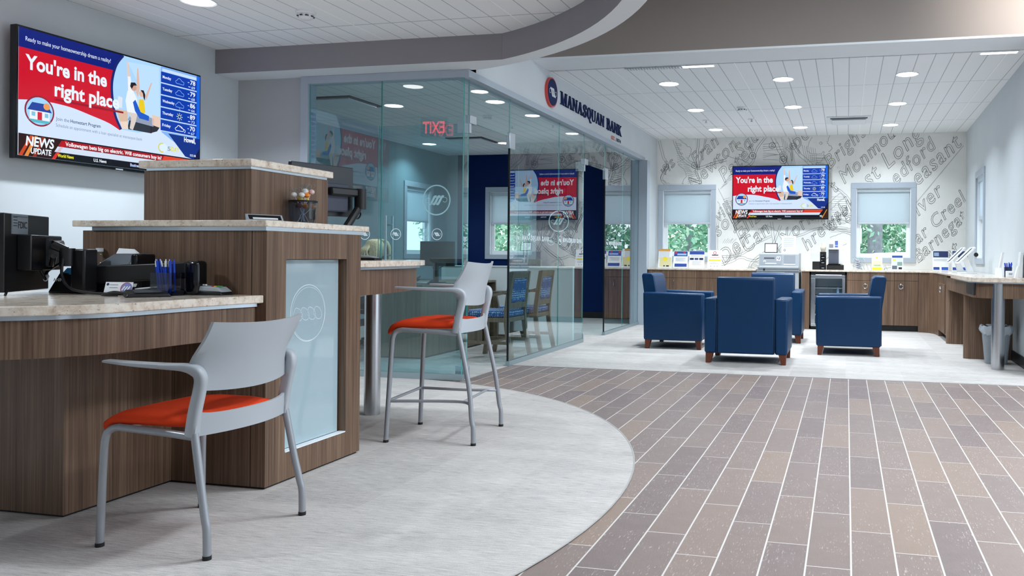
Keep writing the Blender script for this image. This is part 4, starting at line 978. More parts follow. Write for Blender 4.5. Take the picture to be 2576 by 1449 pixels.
def side_chair(name, label, loc, rz, dz, group):
    t = thing(name, label, 'chair', (0, 0, 0), 0, group); LEAN[0] = .025 if dz else 0.
    rings = []
    for x, zt, zb, hw in ((-.268, .418, .402, .165), (-.264, .432, .396, .195), (-.245, .458, .405, .216), (-.20, .478, .43, .226), (-.10, .487, .436, .230), (.04, .486, .436, .228), (.12, .482, .436, .215), (.165, .474, .438, .195), (.175, .462, .446, .18)):
        zc, hz = (zt + zb) / 2, (zt - zb) / 2; r = []
        for k in range(20):
            a = 2 * PI * k / 20; ca, sa = math.cos(a), math.sin(a); e = .38
            r.append((x, hw * math.copysign(abs(ca) ** e, ca), dz + zc + hz * math.copysign(abs(sa) ** (.6), sa) + (.006 * (1 - ca * ca) if sa > 0 else 0)))
        rings.append(r)
    obj('seat', fixn(loft(rings)), ORANGE, t, smooth=60)
    # back shell: panel with a curved lower edge, open slot, then the low rail
    m = MB(); th = .012
    def patch(zlo, zhi, hw, ny=16, nz=10):
        b = len(m.v)
        for side in (0, 1):
            for j in range(nz + 1):
                for i in range(ny + 1):
                    f_ = j / nz; u = -1 + 2 * i / ny
                    y = u * hw(zlo(u) + (zhi(u) - zlo(u)) * f_); z = zlo(u) + (zhi(u) - zlo(u)) * f_
                    m.v.append((shell_x(y, z) + (th if side else 0), y, z + dz))
        n = (ny + 1) * (nz + 1); g = lambda s, j, i: b + s * n + j * (ny + 1) + i
        for j in range(nz):
            for i in range(ny):
                m.f += [(g(0, j, i), g(0, j + 1, i), g(0, j + 1, i + 1), g(0, j, i + 1)), (g(1, j, i), g(1, j, i + 1), g(1, j + 1, i + 1), g(1, j + 1, i))]
        for i in range(ny): m.f += [(g(0, 0, i), g(0, 0, i + 1), g(1, 0, i + 1), g(1, 0, i)), (g(0, nz, i), g(1, nz, i), g(1, nz, i + 1), g(0, nz, i + 1))]
        for j in range(nz): m.f += [(g(0, j, 0), g(1, j, 0), g(1, j + 1, 0), g(0, j + 1, 0)), (g(0, j, ny), g(0, j + 1, ny), g(1, j + 1, ny), g(1, j, ny))]
        m.m = [0] * len(m.f)
    patch(lambda u: .578 - .012 * (1 - u * u), lambda u: .812 + .012 * u * u, lambda z: .216 if z < .61 else .216 + .030 * min(1, (z - .61) / .06) if z < .67 else .246 - .012 * (z - .67) / .15)
    patch(lambda u: .418, lambda u: .492 + .022 * abs(u) ** 6, lambda z: .248)
    back = obj('back_shell', m, SHELL, t, smooth=60)
    for s in (-1, 1):              # upright that turns forward into the armrest
        P = [(.155, .420), (.166, .50), (.184, .58), (.192, .625), (.180, .652), (.14, .664), (.06, .666), (-.06, .669), (-.19, .675)]
        hn = [.022, .020, .019, .019, .018, .013, .010, .008, .005]; hy = [.016, .016, .016, .017, .019, .021, .023, .024, .020]
        yo = [.234, .234, .233, .236, .244, .250, .254, .256, .254]
        D = bez([p + (a, b, c_) for p, a, b, c_ in zip(P, hn, hy, yo)], 5); rr = []
        for i, q in enumerate(D):
            a, b = D[max(0, i - 1)], D[min(len(D) - 1, i + 1)]; d = math.hypot(b[0] - a[0], b[1] - a[1]) or 1
            nx, nz = -(b[1] - a[1]) / d, (b[0] - a[0]) / d
            rr.append([(q[0] + nx * q[2] * cz, s * q[4] + q[3] * cy, q[1] + nz * q[2] * cz + dz) for cy, cz in ((-1, -.6), (-.7, -1), (.7, -1), (1, -.6), (1, .6), (.7, 1), (-.7, 1), (-1, .6))])
        obj('armrest', fixn(loft(rr)), SHELL, t, smooth=60)
        ex = .03 if dz else 0.
        fx = -.232 - (.015 if dz else 0)
        pl = bez([(fx, s * (.238 + ex * .3), .012), (-.225, s * .232, .30 + dz), (-.215, s * .232, .395 + dz), (-.195, s * .230, .424 + dz), (-.16, s * .228, .434 + dz)], 6)
        lg = MB(); lg.tube(pl, .0135, 12); L = obj('leg', lg, TUBE, t)
        lg = MB(); cyl(lg, fx, s * (.238 + ex * .3), 0, .014, .0148, 14); q = obj('foot_glide', lg, RUBBER, L); ORG[q] = ORG[t]
        sr_ = MB(); sr_.tube([(-.165, s * .228, .4335 + dz), (.05, s * .229, .424 + dz), (.165, s * .231, .416 + dz)], .0135, 12); obj('seat_rail', sr_, TUBE, t)
        rx = .238 + ex
        pl = bez([(rx, s * (.252 + ex * .3), .012), (rx - .002, s * (.252 + ex * .3), .10), (rx - .012, s * (.250 + ex * .3), .145), (rx - .035, s * .244, .25 + dz * .4), (.168, s * .236, .43 + dz)], 6)
        lg = MB(); lg.tube(pl, .0135, 12); L = obj('leg', lg, TUBE, t)
        lg = MB(); cyl(lg, rx, s * (.252 + ex * .3), 0, .014, .0148, 14); q = obj('foot_glide', lg, RUBBER, L); ORG[q] = ORG[t]
        if dz:
            b = MB(); b.tube(bez([(-.243, s * .238, .232), (.05, s * .20, .232), (.19, s * .21, .232), (.245, s * .252, .226)], 6), .0085, 10); obj('footrest_bar', b, TUBE, t)
    b = MB(); b.tube([(-.19, -.228, .424 + dz), (-.19, .228, .424 + dz)], .010, 10); obj('cross_bar', b, TUBE, t)
    if dz:
        b = MB(); b.tube([(-.243, -.238, .232), (-.243, .238, .232)], .0085, 10); obj('footrest_bar', b, TUBE, t)
        b = MB(); b.tube([(.19, -.21, .232), (.19, .21, .232)], .0075, 10); obj('footrest_bar', b, TUBE, t)
    t.location = loc; t.rotation_euler = (0, 0, rz)
    return t
side_chair('armchair_on_legs', 'grey plastic armchair with an orange seat at the low near teller desk', (-2.395, 2.642, .004), 0., 0., None)
side_chair('counter_stool', 'tall grey stool with an orange seat and foot bars at the standing teller desk', (-2.325, 4.405, .004), .125, .205, None)
# ================================================================ THINGS ON THE TELLER COUNTER
ZD, ZC = .8812, 1.2202
t = thing('desk_monitor', 'black desk monitor seen from behind with a silver deposit insurance plaque, far left', 'monitor', (-3.55, 2.88, ZD))
ca, sa = math.cos(2.07), math.sin(2.07)
def RM(x, y, z): return (-3.55 + x * ca - y * sa, 2.88 + x * sa + y * ca, z)
def rb(x0, x1, y0, y1, z0, z1): return MB().box(x0, x1, y0, y1, z0, z1).xf(RM)
obj('housing', rb(-.205, .205, .0, .03, .895, 1.232), BLACK, t, bevel=.004)
obj('rear_box', rb(-.10, .20, -.055, .002, .985, 1.142), BLACK, t, bevel=.006)
p_ = obj('plaque', rb(-.15, -.01, -.004, .001, 1.144, 1.230), M('plaque_silver', '#8e98a3', .35, .4), t)
m = MB(); m.text('FDIC', lambda u, v: RM(-.10 + u, -.0052, 1.170 + v), .042, width=.08, bold=.01)
for k in range(4): m.strip([(-.143, 1.18 + .012 * k), (-.108, 1.18 + .012 * k)], .003, lambda u, v: RM(u, -.0052, v))
m.strip([(-.145, 1.22), (-.015, 1.22)], .002, lambda u, v: RM(u, -.0052, v))
q = obj('plaque_letters', m, INKK, p_, smooth=0); ORG[q] = ORG[t]
m = MB(); m.box(.035, .075, -.066, -.055, 1.005, 1.13)
m.xf(RM); obj('arm_plate', m, DGREY, t)
m = MB(); m.tube(bez([RM(0, -.05, .985), RM(.01, -.06, .955), RM(.05, -.05, .945), RM(.12, -.03, .98), (-3.40, 2.93, 1.03)], 6), .006); obj('cable', m, BLACK, t)
m = MB(); m.tube([RM(.03, -.056, .943), RM(.075, -.045, .957)], .0085); obj('cable_label', m, WHITE, t)
t = thing('monitor_arm', 'black articulated monitor arm clamped on the low desk behind the pens', 'monitor arm', (-3.1, 2.98, ZD))
m = MB(); m.tube([RM(.06, -.07, 1.10), RM(.11, -.09, 1.10), (-3.42, 2.90, 1.095), (-3.385, 2.92, 1.075)], [.02, .022, .02, .018], 10); m.tube([RM(.06, -.07, 1.01), (-3.43, 2.90, 1.05)], .012, 8); obj('forearm', m, BLACK, t)
m = MB(); cyl(m, -3.385, 2.925, 1.005, 1.085, .03, 20); obj('elbow', m, BLACK, t)
m = MB(); m.box(-3.375, -3.30, 2.93, 3.0, .892, 1.082); obj('joint_block', m, BLACK, t, bevel=.008)
m = MB(); m.hexa([(-3.33, 2.99, .925), (-2.87, 3.04, .955), (-2.87, 3.075, .955), (-3.33, 3.025, .925)], [(-3.33, 2.99, 1.005), (-2.87, 3.04, 1.028), (-2.87, 3.075, 1.028), (-3.33, 3.025, 1.005)]); obj('long_link', m, BLACK, t, bevel=.006)
m = MB(); m.box(-2.88, -2.81, 3.04, 3.11, ZD, 1.035); obj('clamp_post', m, BLACKG, t, bevel=.018, seg=3)
m = MB(); m.tube(bez([(-3.38, 2.90, 1.04), (-3.36, 2.88, .96), (-3.30, 2.88, .905), (-3.15, 2.90, .888), (-3.0, 2.95, .90)], 8), .006); obj('cable', m, BLACK, t)
t = thing('check_scanner', 'black box scanner with white letters on the low desk beside the bottle', 'scanner', (-3.47, 3.0, ZD))
m = MB(); m.hexa([(-3.55, 2.97, ZD), (-3.38, 2.99, ZD), (-3.38, 3.09, ZD), (-3.55, 3.09, ZD)], [(-3.515, 3.0, .975), (-3.385, 3.005, .968), (-3.385, 3.08, .968), (-3.515, 3.08, .975)]); obj('body', m, BLACK, t, bevel=.006)
m = MB(); m.text('ANINI', lambda u, v: (-3.525 + u, 2.978, .935 + v), .02, width=.06, bold=.02); obj('maker_letters', m, WHITE, t, smooth=0)
m = MB(); m.hexa([(-3.505, 3.0, .967), (-3.44, 3.0, .965), (-3.44, 3.05, .965), (-3.505, 3.05, .967)], [(-3.495, 3.02, .995), (-3.435, 3.02, .995), (-3.435, 3.05, .995), (-3.495, 3.05, .995)]); obj('blue_label', m, M('teal_blue', '#2f7fb4', .4), t)
t = thing('water_bottle', 'clear water bottle half hidden behind the black scanner', 'bottle', (-3.44, 3.13, ZD))
m = MB(); m.lathe([(.001, 0), (.03, 0), (.033, .02), (.033, .12), (.03, .145), (.014, .175), (.013, .19)], (-3.44, 3.135, ZD), 20, cap=False); obj('body', m, CLEAR, t)
m = MB(); cyl(m, -3.44, 3.135, ZD + .19, ZD + .207, .0155, 16); obj('cap', m, WHITE, t)
t = thing('receipt_printer', 'dark silver hooded receipt printer behind the monitor arm', 'printer', (-3.24, 3.09, ZD))
m = MB(); m.box(-3.36, -3.12, 3.05, 3.145, ZD, .995); obj('body', m, BLACK, t, bevel=.008)
m = MB(); m.hexa([(-3.36, 3.02, .995), (-3.15, 3.02, 1.01), (-3.15, 3.14, 1.01), (-3.36, 3.14, .995)], [(-3.27, 3.05, 1.062), (-3.16, 3.05, 1.062), (-3.16, 3.14, 1.066), (-3.27, 3.14, 1.066)]); obj('hood', m, M('silver_hood', '#6c737b', .22, .5), t, bevel=.008)
m = MB(); m.box(-3.155, -3.125, 3.03, 3.14, .995, 1.062); obj('side_cheek', m, BLACKG, t, bevel=.008)
m = MB(); m.hexa([(-3.31, 3.10, 1.06), (-3.19, 3.10, 1.06), (-3.19, 3.12, 1.06), (-3.31, 3.12, 1.06)], [(-3.325, 3.13, 1.088), (-3.24, 3.13, 1.084), (-3.24, 3.135, 1.084), (-3.325, 3.135, 1.088)]); obj('paper', m, PAPER, t)
t = thing('tablet_stand', 'thin black tablet on a folding foot at the left edge of the low desk', 'tablet', (-3.55, 2.66, ZD))
m = MB(); m.hexa([(-3.78, 2.58, .887), (-3.46, 2.71, .905), (-3.50, 2.76, .915), (-3.80, 2.68, .90)], [(-3.78, 2.58, .893), (-3.46, 2.71, .911), (-3.50, 2.76, .921), (-3.80, 2.68, .906)]); obj('slab', m, BLACK, t)
m = MB(); m.tube([(-3.47, 2.73, .91), (-3.445, 2.70, ZD + .004)], .005); m.tube([(-3.70, 2.66, .90), (-3.69, 2.64, ZD + .004)], .005); obj('foot', m, BLACK, t)
t = thing('card_holder', 'black holder of white business cards with a round printed emblem on the low desk', 'card holder', (-3.11, 2.915, ZD))
m = MB(); m.hexa([(-3.175, 2.915, ZD), (-3.045, 2.935, ZD), (-3.05, 2.975, ZD), (-3.18, 2.955, ZD)], [(-3.178, 2.935, ZD + .03), (-3.048, 2.955, ZD + .03), (-3.05, 2.965, ZD + .05), (-3.18, 2.945, ZD + .05)]); obj('holder', m, BLACK, t)
cd = lambda u, v, k=0: (-3.176 + u * .99, 2.914 + u * .15 + v * .25 - .0008 * k - .001, ZD + .003 + v)
m = MB(); m.poly([cd(0, 0), cd(.128, 0), cd(.128, .054), cd(0, .054)]); obj('cards', m, PAPER, t, smooth=0)
m = MB(); m.poly([cd(x, y, 1) for x, y in circ(.1, .027, .026, 24)], 0); m.poly([cd(x, y, 2) for x, y in circ(.102, .027, .0235, 24)], 1); m.poly([cd(x, y, 1) for x, y in circ(.012, .044, .006, 14)], 2)
for k in (-1, 0, 1): m.strip([(.095 + k * .012, .018), (.107 + k * .012, .036)], .006, lambda u, v: cd(u, v, 3), 3)
for k in range(2): m.strip([(.022, .042 - .012 * k), (.06, .042 - .012 * k)], .003, lambda u, v: cd(u, v, 1), 4)
obj('print', m, [INKR, M('ink_violet', '#7d86c8', .6), INKN, PAPER, INKG], t, smooth=0)
t = thing('signature_pad', 'black signature pad on the low desk in front of the pen cup', 'signature pad', (-2.89, 2.87, ZD))
m = MB(); m.hexa([(-2.905, 2.765, ZD), (-2.80, 2.895, ZD), (-2.885, 2.948, ZD), (-2.995, 2.84, ZD)], [(-2.90, 2.775, ZD + .014), (-2.806, 2.89, ZD + .014), (-2.885, 2.942, ZD + .030), (-2.985, 2.84, ZD + .030)]); obj('body', m, BLACK, t, bevel=.004)
m = MB(); m.poly([(-2.893, 2.80, ZD + .0180), (-2.83, 2.876, ZD + .0180), (-2.885, 2.925, ZD + .0285), (-2.952, 2.846, ZD + .0285)]); m.xf(lambda x, y, z: (x, y, z + .001)); obj('writing_area', m, DGREY, t, smooth=0)
m = MB(); m.tube(bez([(-2.98, 2.86, ZD + .01), (-3.05, 2.85, ZD + .02), (-3.06, 2.80, ZD + .006), (-3.0, 2.82, ZD + .004)], 8), .003, 8); obj('cable', m, BLACK, t)
t = thing('stylus_tray', 'slim black stylus tray with a white pen behind the signature pad', 'pen tray', (-3.02, 2.955, ZD))
m = MB(); m.box(-3.05, -2.95, 2.955, 2.99, ZD, ZD + .022); obj('tray', m, BLACK, t, bevel=.004)
m = MB(); m.tube([(-3.05, 2.955, ZD + .026), (-2.95, 2.985, ZD + .036)], .004, 8); obj('pen', m, WHITE, t)
t = thing('pen_cup', 'smoked square cup on the low desk holding blue pens', 'cup', (-2.915, 2.99, ZD))
m = MB()
for a in ((-2.972, -2.858, 2.955, 2.959), (-2.972, -2.858, 3.021, 3.025), (-2.972, -2.968, 2.955, 3.025), (-2.862, -2.858, 2.955, 3.025), (-2.972, -2.858, 2.955, 3.025)):
    m.box(*a, ZD, ZD + (.1 if a != (-2.972, -2.858, 2.955, 3.025) else .004))
obj('cup', m, SMOKE, t, smooth=0)
pens = [(-2.925, 2.97, -.035, .02), (-2.93, 2.985, -.030, .02), (-2.92, 3.0, -.038, -.01), (-2.905, 2.97, -.012, .03), (-2.90, 2.985, -.008, .02), (-2.885, 3.0, .0, -.02), (-2.885, 2.975, -.01, .02), (-2.94, 2.97, -.024, .02)]
pl = ('leaning left at the front', 'leaning left behind the first', 'leaning left at the back', 'upright in the middle front', 'upright in the middle', 'leaning right at the back', 'leaning right at the front', 'leaning most to the left')
for (x, y, dx, dy), s in zip(pens, pl):
    p = thing('ballpoint_pen', 'blue pen in the smoked cup on the low desk, ' + s, 'pen', (x, y, ZD + .005), group='blue pens in the cup')
    a = Vector((x, y, ZD + .006)); b = a + Vector((dx, dy * .4, .145)); c_ = a.lerp(b, .82)
    m = MB(); m.tube([a, a.lerp(b, .06), c_], [.0015, .0045, .0048], 10); obj('barrel', m, BLUEPEN, p)
    m = MB(); m.tube([c_, b], .005, 10); m.tube([b, b + (b - a).normalized() * .008], .0022, 8); obj('clip_end', m, WHITE if rnd.random() < .6 else BLUEPEN, p)
t = thing('card_terminal', 'silver and black card payment terminal lying on the low desk by the pedestal', 'card terminal', (-2.79, 3.09, ZD))
m = MB(); m.hexa([(-2.885, 3.04, ZD), (-2.70, 3.06, ZD), (-2.70, 3.14, ZD), (-2.885, 3.12, ZD)], [(-2.88, 3.045, ZD + .022), (-2.71, 3.065, ZD + .018), (-2.71, 3.135, ZD + .018), (-2.88, 3.115, ZD + .022)]); obj('base', m, BLACK, t, bevel=.005)
m = MB(); m.hexa([(-2.888, 3.045, ZD + .018), (-2.70, 3.065, ZD + .014), (-2.70, 3.135, ZD + .014), (-2.888, 3.115, ZD + .018)], [(-2.88, 3.05, ZD + .045), (-2.73, 3.07, ZD + .036), (-2.73, 3.13, ZD + .036), (-2.88, 3.112, ZD + .045)]); obj('top_shell', m, LGREY, t, bevel=.006)
m = MB()
for k, c_ in enumerate((0, 1, 2)): m.box(-2.765 + .014 * k, -2.755 + .014 * k, 3.075, 3.10, ZD + .036, ZD + .041, c_)
obj('keys', m, [INKR, INKY, M('key_green', '#3f9c55', .5)], t)
m = MB()
for k in range(4): m.box(-2.845 + .014 * k, -2.837 + .014 * k, 3.075, 3.085, ZD + .042, ZD + .048)
obj('raised_keys', m, WHITE, t)
m = MB(); m.tube(bez([(-2.885, 3.08, ZD + .012), (-2.92, 3.04, ZD + .03), (-2.95, 2.985, ZD + .028), (-2.90, 2.96, ZD + .004), (-2.86, 3.0, ZD + .004)], 8), .003, 8); obj('cable', m, BLACK, t)
t = thing('name_plate', 'black name plate with a silver edge lying against the walnut box on the teller countertop', 'name plate', (-2.62, 3.23, ZC))
m = MB(); m.hexa([(-2.640, 3.150, ZC), (-2.570, 3.30, ZC), (-2.590, 3.31, ZC), (-2.660, 3.16, ZC)], [(-2.655, 3.155, ZC + .028), (-2.585, 3.305, ZC + .028), (-2.592, 3.308, ZC + .028), (-2.662, 3.158, ZC + .028)]); obj('edge', m, ALU, t)
f_ = lambda u, v: (-2.642 + .07 * u - .013 * v + .0015, 3.150 + .15 * u + .003 * v, ZC + .002 + .026 * v)
m = MB(); m.poly([f_(.05, .1), f_(.95, .1), f_(.95, .88), f_(.05, .88)], 0); m.strip([(.15, .3), (.85, .3)], .3, lambda u, v: tuple(a + b for a, b in zip(f_(u, v), (.0006, -.0003, 0))), 1)
obj('face', m, [BLACKG, WHITE], t, smooth=0)
t = thing('candy_cup', 'smoked clear cup of wrapped lollipops on the teller countertop', 'candy cup', (-2.625, 3.51, ZC))
m = MB(); m.lathe([(.056, 0), (.060, .02), (.066, .108), (.063, .108), (.057, .02), (.001, .004)], (-2.625, 3.51, ZC), 28, cap=False); obj('cup', m, SMOKE, t)
m = MB(); m.lathe([(.0665, .103), (.068, .108), (.0665, .112), (.063, .108)], (-2.625, 3.51, ZC), 28, cap=False); obj('rim', m, BLACK, t)
LC = [M('candy_orange', '#f08a24', .3), M('candy_yellow', '#f5cf2a', .3), M('candy_red', '#7d1f2b', .3), M('candy_pink', '#eecbc6', .3), M('candy_clear', '#e9e7e4', .25)]
cn = ('orange', 'yellow', 'dark red', 'pink', 'white')
for k in range(14):
    a = k * 2.4; r = .012 + .034 * (k % 4) / 3; ci = (0, 1, 2, 0, 3, 4, 1, 4, 0, 2, 4, 3, 1, 0)[k]
    hx, hy, hz = -2.625 + r * math.cos(a), 3.51 + r * math.sin(a), ZC + (.085 if k < 5 else .118 + .02 * (k % 3))
    p = thing('lollipop', 'wrapped %s lollipop in the smoked candy cup' % cn[ci], 'lollipop', (hx, hy, ZC + .006), group='lollipops in the candy cup')
    m = MB(); m.tube([(-2.625 - .6 * r * math.cos(a), 3.51 - .6 * r * math.sin(a), ZC + .008), (hx, hy, hz)], .0017, 6); obj('stick', m, WHITE, p)
    m = MB(); m.ball((hx, hy, hz), (.0155, .0155, .0135), 10); obj('sweet', m, LC[ci], p)
    if k >= 5:
        m = MB()
        for q in range(5):
            b = q * 1.3 + k; m.tube([(hx, hy, hz + .008), (hx + .022 * math.cos(b), hy + .022 * math.sin(b), hz + .028 + .006 * (q % 2))], [.002, .006], 5)
        obj('wrapper', m, CLEAR, p, smooth=0)
t = thing('teller_monitor', 'black teller monitor on an arm behind the walnut box', 'monitor', (-3.09, 4.33, 1.0344))
def RT(x, y, z): c0, s0 = math.cos(1.25), math.sin(1.25); return (-3.10 + x * c0 - y * s0, 4.33 + x * s0 + y * c0, z)
obj('housing', MB().box(-.215, .215, 0, .03, 1.30, 1.612).xf(RT), M('deep_teal_black', '#101c26', .35), t, bevel=.004)
obj('rear_box', MB().box(-.10, .15, -.04, .001, 1.33, 1.50).xf(RT), M('slate_grey', '#3c4255', .5), t, bevel=.006)
m = MB(); m.box(.0, .225, -.085, -.035, 1.425, 1.475); m.xf(RT); obj('arm_link', m, BLACK, t, bevel=.01)
m = MB(); c0 = RT(.215, -.07, 0); cyl(m, c0[0], c0[1], 1.35, 1.475, .035, 20); obj('arm_elbow', m, BLACK, t)
m = MB(); m.tube([RT(.21, -.07, 1.37), RT(.09, -.09, 1.22), RT(.0, -.08, 1.12)], [.022, .024, .024], 10); m.tube([RT(0, -.08, 1.12), RT(0, -.08, 1.0345)], .03, 12); obj('arm_post', m, BLACK, t)
m = MB(); m.tube(bez([RT(.215, -.05, 1.36), RT(.225, -.06, 1.32), RT(.19, -.08, 1.29), RT(.15, -.09, 1.30)], 6), .005); obj('cable', m, BLACK, t)
t = thing('second_teller_monitor', 'black monitor whose top edge just shows above the stone cap', 'monitor', (-3.55, 3.98, 1.0344))
m = MB(); m.box(-3.75, -3.33, 3.98, 4.01, 1.29, 1.605); obj('housing', m, BLACK, t, bevel=.004)
m = MB(); m.box(-3.57, -3.51, 3.99, 4.03, 1.04, 1.4); m.box(-3.65, -3.43, 3.93, 4.07, 1.0344, 1.046); obj('stand', m, BLACK, t)
t = thing('check_reader', 'small silver and black card reader on the standing teller desk', 'card terminal', (-2.76, 4.28, 1.0344))
m = MB(); m.box(-2.87, -2.69, 4.24, 4.32, 1.0344, 1.048); obj('base', m, BLACK, t, bevel=.004)
m = MB(); m.hexa([(-2.87, 4.245, 1.048), (-2.70, 4.245, 1.048), (-2.70, 4.315, 1.048), (-2.87, 4.315, 1.048)], [(-2.865, 4.25, 1.068), (-2.73, 4.25, 1.058), (-2.73, 4.31, 1.058), (-2.865, 4.31, 1.068)]); obj('top_shell', m, LGREY, t, bevel=.004)
# ================================================================ INSIDE THE GLASS OFFICE
t = thing('office_desk', 'dark walnut desk with a return inside the glass office, facing the guest chairs', 'desk', (-4.55, 8.2, 0))
m = MB(); m.box(-4.86, -4.22, 7.49, 7.53, .02, .735); m.box(-4.26, -4.22, 7.53, 8.92, .02, .735); m.box(-4.86, -4.82, 7.53, 8.92, .02, .735); obj('panels', m, WOOD_D, t, smooth=0)
m = MB(); m.box(-4.90, -4.18, 7.45, 8.95, .735, .762); obj('desk_top', m, WOOD_D, t, bevel=.003)
m = MB(); m.box(-4.85, -4.23, 7.50, 8.91, 0, .02); obj('plinth', m, BASEB, t)
t = thing('office_side_cabinet', 'open-fronted walnut cabinet at the far end of the office desk, by the white low wall', 'cabinet', (-4.5, 9.1, 0))
m = MB(); m.box(-4.85, -4.20, 8.965, 8.985, .0, .74); m.box(-4.85, -4.20, 9.235, 9.255, 0, .74); m.box(-4.85, -4.83, 8.985, 9.235, 0, .74); m.box(-4.85, -4.20, 8.965, 9.255, .74, .765); m.box(-4.83, -4.21, 8.985, 9.235, .38, .40); m.box(-4.83, -4.21, 8.985, 9.235, 0, .03); obj('carcass', m, WOOD_D, t, smooth=0)
w = MB(); w.box(-4.95, -3.215, 9.275, 9.33, 0, .925); w.box(-4.95, -3.21, 9.27, 9.335, .925, .94)
tag(obj('low_partition', w, M('white_laminate', '#e4e8ea', .5), bevel=.003), 'low white partition wall behind the guest chairs in the office', 'partition')
def guest_chair(name, label, group):
    t = thing(name, label, 'chair', (0, 0, 0), 0, group)
    for s in (-1, 1):
        m = MB(); P = [(.27, s * .215, 0), (.225, s * .21, .22), (.20, s * .205, .42), (.215, s * .20, .62), (.255, s * .19, .90)]
        R = loft([[(x - .022, y - .017, z), (x + .022, y - .017, z), (x + .022, y + .017, z), (x - .022, y + .017, z)] for x, y, z in bez(P, 5)]); obj('rear_leg', fixn(R), WOOD_CH, t, smooth=40)
        R = loft([[(x - .02, y - .02, z), (x + .02, y - .02, z), (x + .02, y + .02, z), (x - .02, y + .02, z)] for x, y, z in bez([(-.27, s * .235, 0), (-.25, s * .232, .15), (-.245, s * .23, .42), (-.235, s * .245, .52), (-.26, s * .26, .645)], 5)]); obj('front_leg', fixn(R), WOOD_CH, t, smooth=40)
        R = loft([[(x, y - .026, z - .013), (x, y + .026, z - .013), (x, y + .026, z + .013), (x, y - .026, z + .013)] for x, y, z in bez([(-.30, s * .262, .655), (-.15, s * .26, .662), (.05, s * .235, .66), (.225, s * .205, .70)], 5)]); obj('armrest', fixn(R), WOOD_CH, t, smooth=40)
        m = MB(); m.box(-.25, .21, s * .215 - .012, s * .215 + .012, .16, .19); obj('stretcher', m, WOOD_CH, t)
    m = MB(); m.box(-.265, .215, -.225, .225, .385, .43); obj('seat_rail', m, WOOD_CH, t, bevel=.004)
    m = MB(); m.box(-.29, .205, -.222, .222, .43, .50); obj('seat_cushion', m, DOTS, t, bevel=.03, seg=3)
    sx = lambda z: .205 + .05 * max(0, (z - .45) / .45) ** 1.3
    m = MB()
    for za, zb in ((.83, .905), (.52, .58)): m.hexa([(sx(za) - .014, -.19, za), (sx(za) + .016, -.19, za), (sx(za) + .016, .19, za), (sx(za) - .014, .19, za)], [(sx(zb) - .014, -.185, zb), (sx(zb) + .016, -.185, zb), (sx(zb) + .016, .185, zb), (sx(zb) - .014, .185, zb)])
    for s in (-1, 1): m.hexa([(sx(.58) - .014, s * .172 - .02, .58), (sx(.58) + .014, s * .172 - .02, .58), (sx(.58) + .014, s * .172 + .02, .58), (sx(.58) - .014, s * .172 + .02, .58)], [(sx(.83) - .014, s * .168 - .02, .83), (sx(.83) + .014, s * .168 - .02, .83), (sx(.83) + .014, s * .168 + .02, .83), (sx(.83) - .014, s * .168 + .02, .83)])
    obj('back_frame', m, WOOD_CH, t, bevel=.004)
    m = MB(); m.hexa([(sx(.58) - .03, -.155, .585), (sx(.58) + .018, -.155, .585), (sx(.58) + .018, .155, .585), (sx(.58) - .03, .155, .585)], [(sx(.825) - .03, -.15, .825), (sx(.825) + .018, -.15, .825), (sx(.825) + .018, .15, .825), (sx(.825) - .03, .15, .825)]); obj('back_pad', m, DOTS, t, bevel=.008)
    m = MB(); m.box(-.01, .015, -.205, .205, .165, .188); obj('cross_stretcher', m, WOOD_CH, t)
    return t
g0 = guest_chair('guest_chair', 'wooden guest chair with blue patterned seat, nearer the first open doorway', 'office guest chairs'); g0.location = (-3.545, 7.86, .004); g0.rotation_euler = (0, 0, -.05)
dup(g0, (-3.53, 8.56, .004), .03, 'wooden guest chair with blue patterned seat, nearer the white low wall', 'office guest chairs')
q = dup(g0, (-4.40, 10.35, .004), 1.45, 'wooden chair whose top rail shows above the white low wall in the office', 'office guest chairs'); q.scale = (1.1, 1.1, 1.12)
t = thing('office_monitor', 'dark monitor seen from behind on the office desk', 'monitor', (-4.40, 8.15, .762))
m = MB(); m.box(-4.60, -4.19, 8.13, 8.16, .945, 1.218); obj('housing', m, M('dark_teal_plastic', '#1d2a30', .4), t, bevel=.004)
m = MB(); m.hexa([(-4.48, 8.06, .762), (-4.31, 8.06, .762), (-4.31, 8.2, .762), (-4.48, 8.2, .762)], [(-4.47, 8.07, .772), (-4.32, 8.07, .772), (-4.32, 8.19, .772), (-4.47, 8.19, .772)]); m.box(-4.42, -4.37, 8.10, 8.13, .77, 1.02); obj('stand', m, BLACK, t)
m = MB(); m.tube(bez([(-4.45, 8.12, .96), (-4.40, 8.09, .90), (-4.33, 8.09, .93), (-4.28, 8.12, .96)], 6), .004); obj('cable', m, BLACK, t)
t = thing('desk_phone', 'black desk telephone on the office desk beside the monitor', 'telephone', (-4.33, 7.72, .762))
m = MB(); m.hexa([(-4.43, 7.62, .762), (-4.23, 7.62, .762), (-4.23, 7.80, .762), (-4.43, 7.80, .762)], [(-4.42, 7.64, .778), (-4.24, 7.64, .778), (-4.24, 7.79, .815), (-4.42, 7.79, .815)]); obj('base', m, BLACK, t, bevel=.004)
m = MB(); m.tube([(-4.41, 7.64, .795), (-4.41, 7.78, .84)], .018, 10); obj('handset', m, DGREY, t)
t = thing('document_stand', 'grey angled document stand on the office desk under the monitor', 'stand', (-4.62, 7.75, .762))
m = MB(); m.hexa([(-4.72, 7.68, .762), (-4.50, 7.68, .762), (-4.50, 7.72, .762), (-4.72, 7.72, .762)], [(-4.70, 7.84, .90), (-4.52, 7.84, .90), (-4.52, 7.85, .90), (-4.70, 7.85, .90)]); obj('plate', m, LGREY, t)
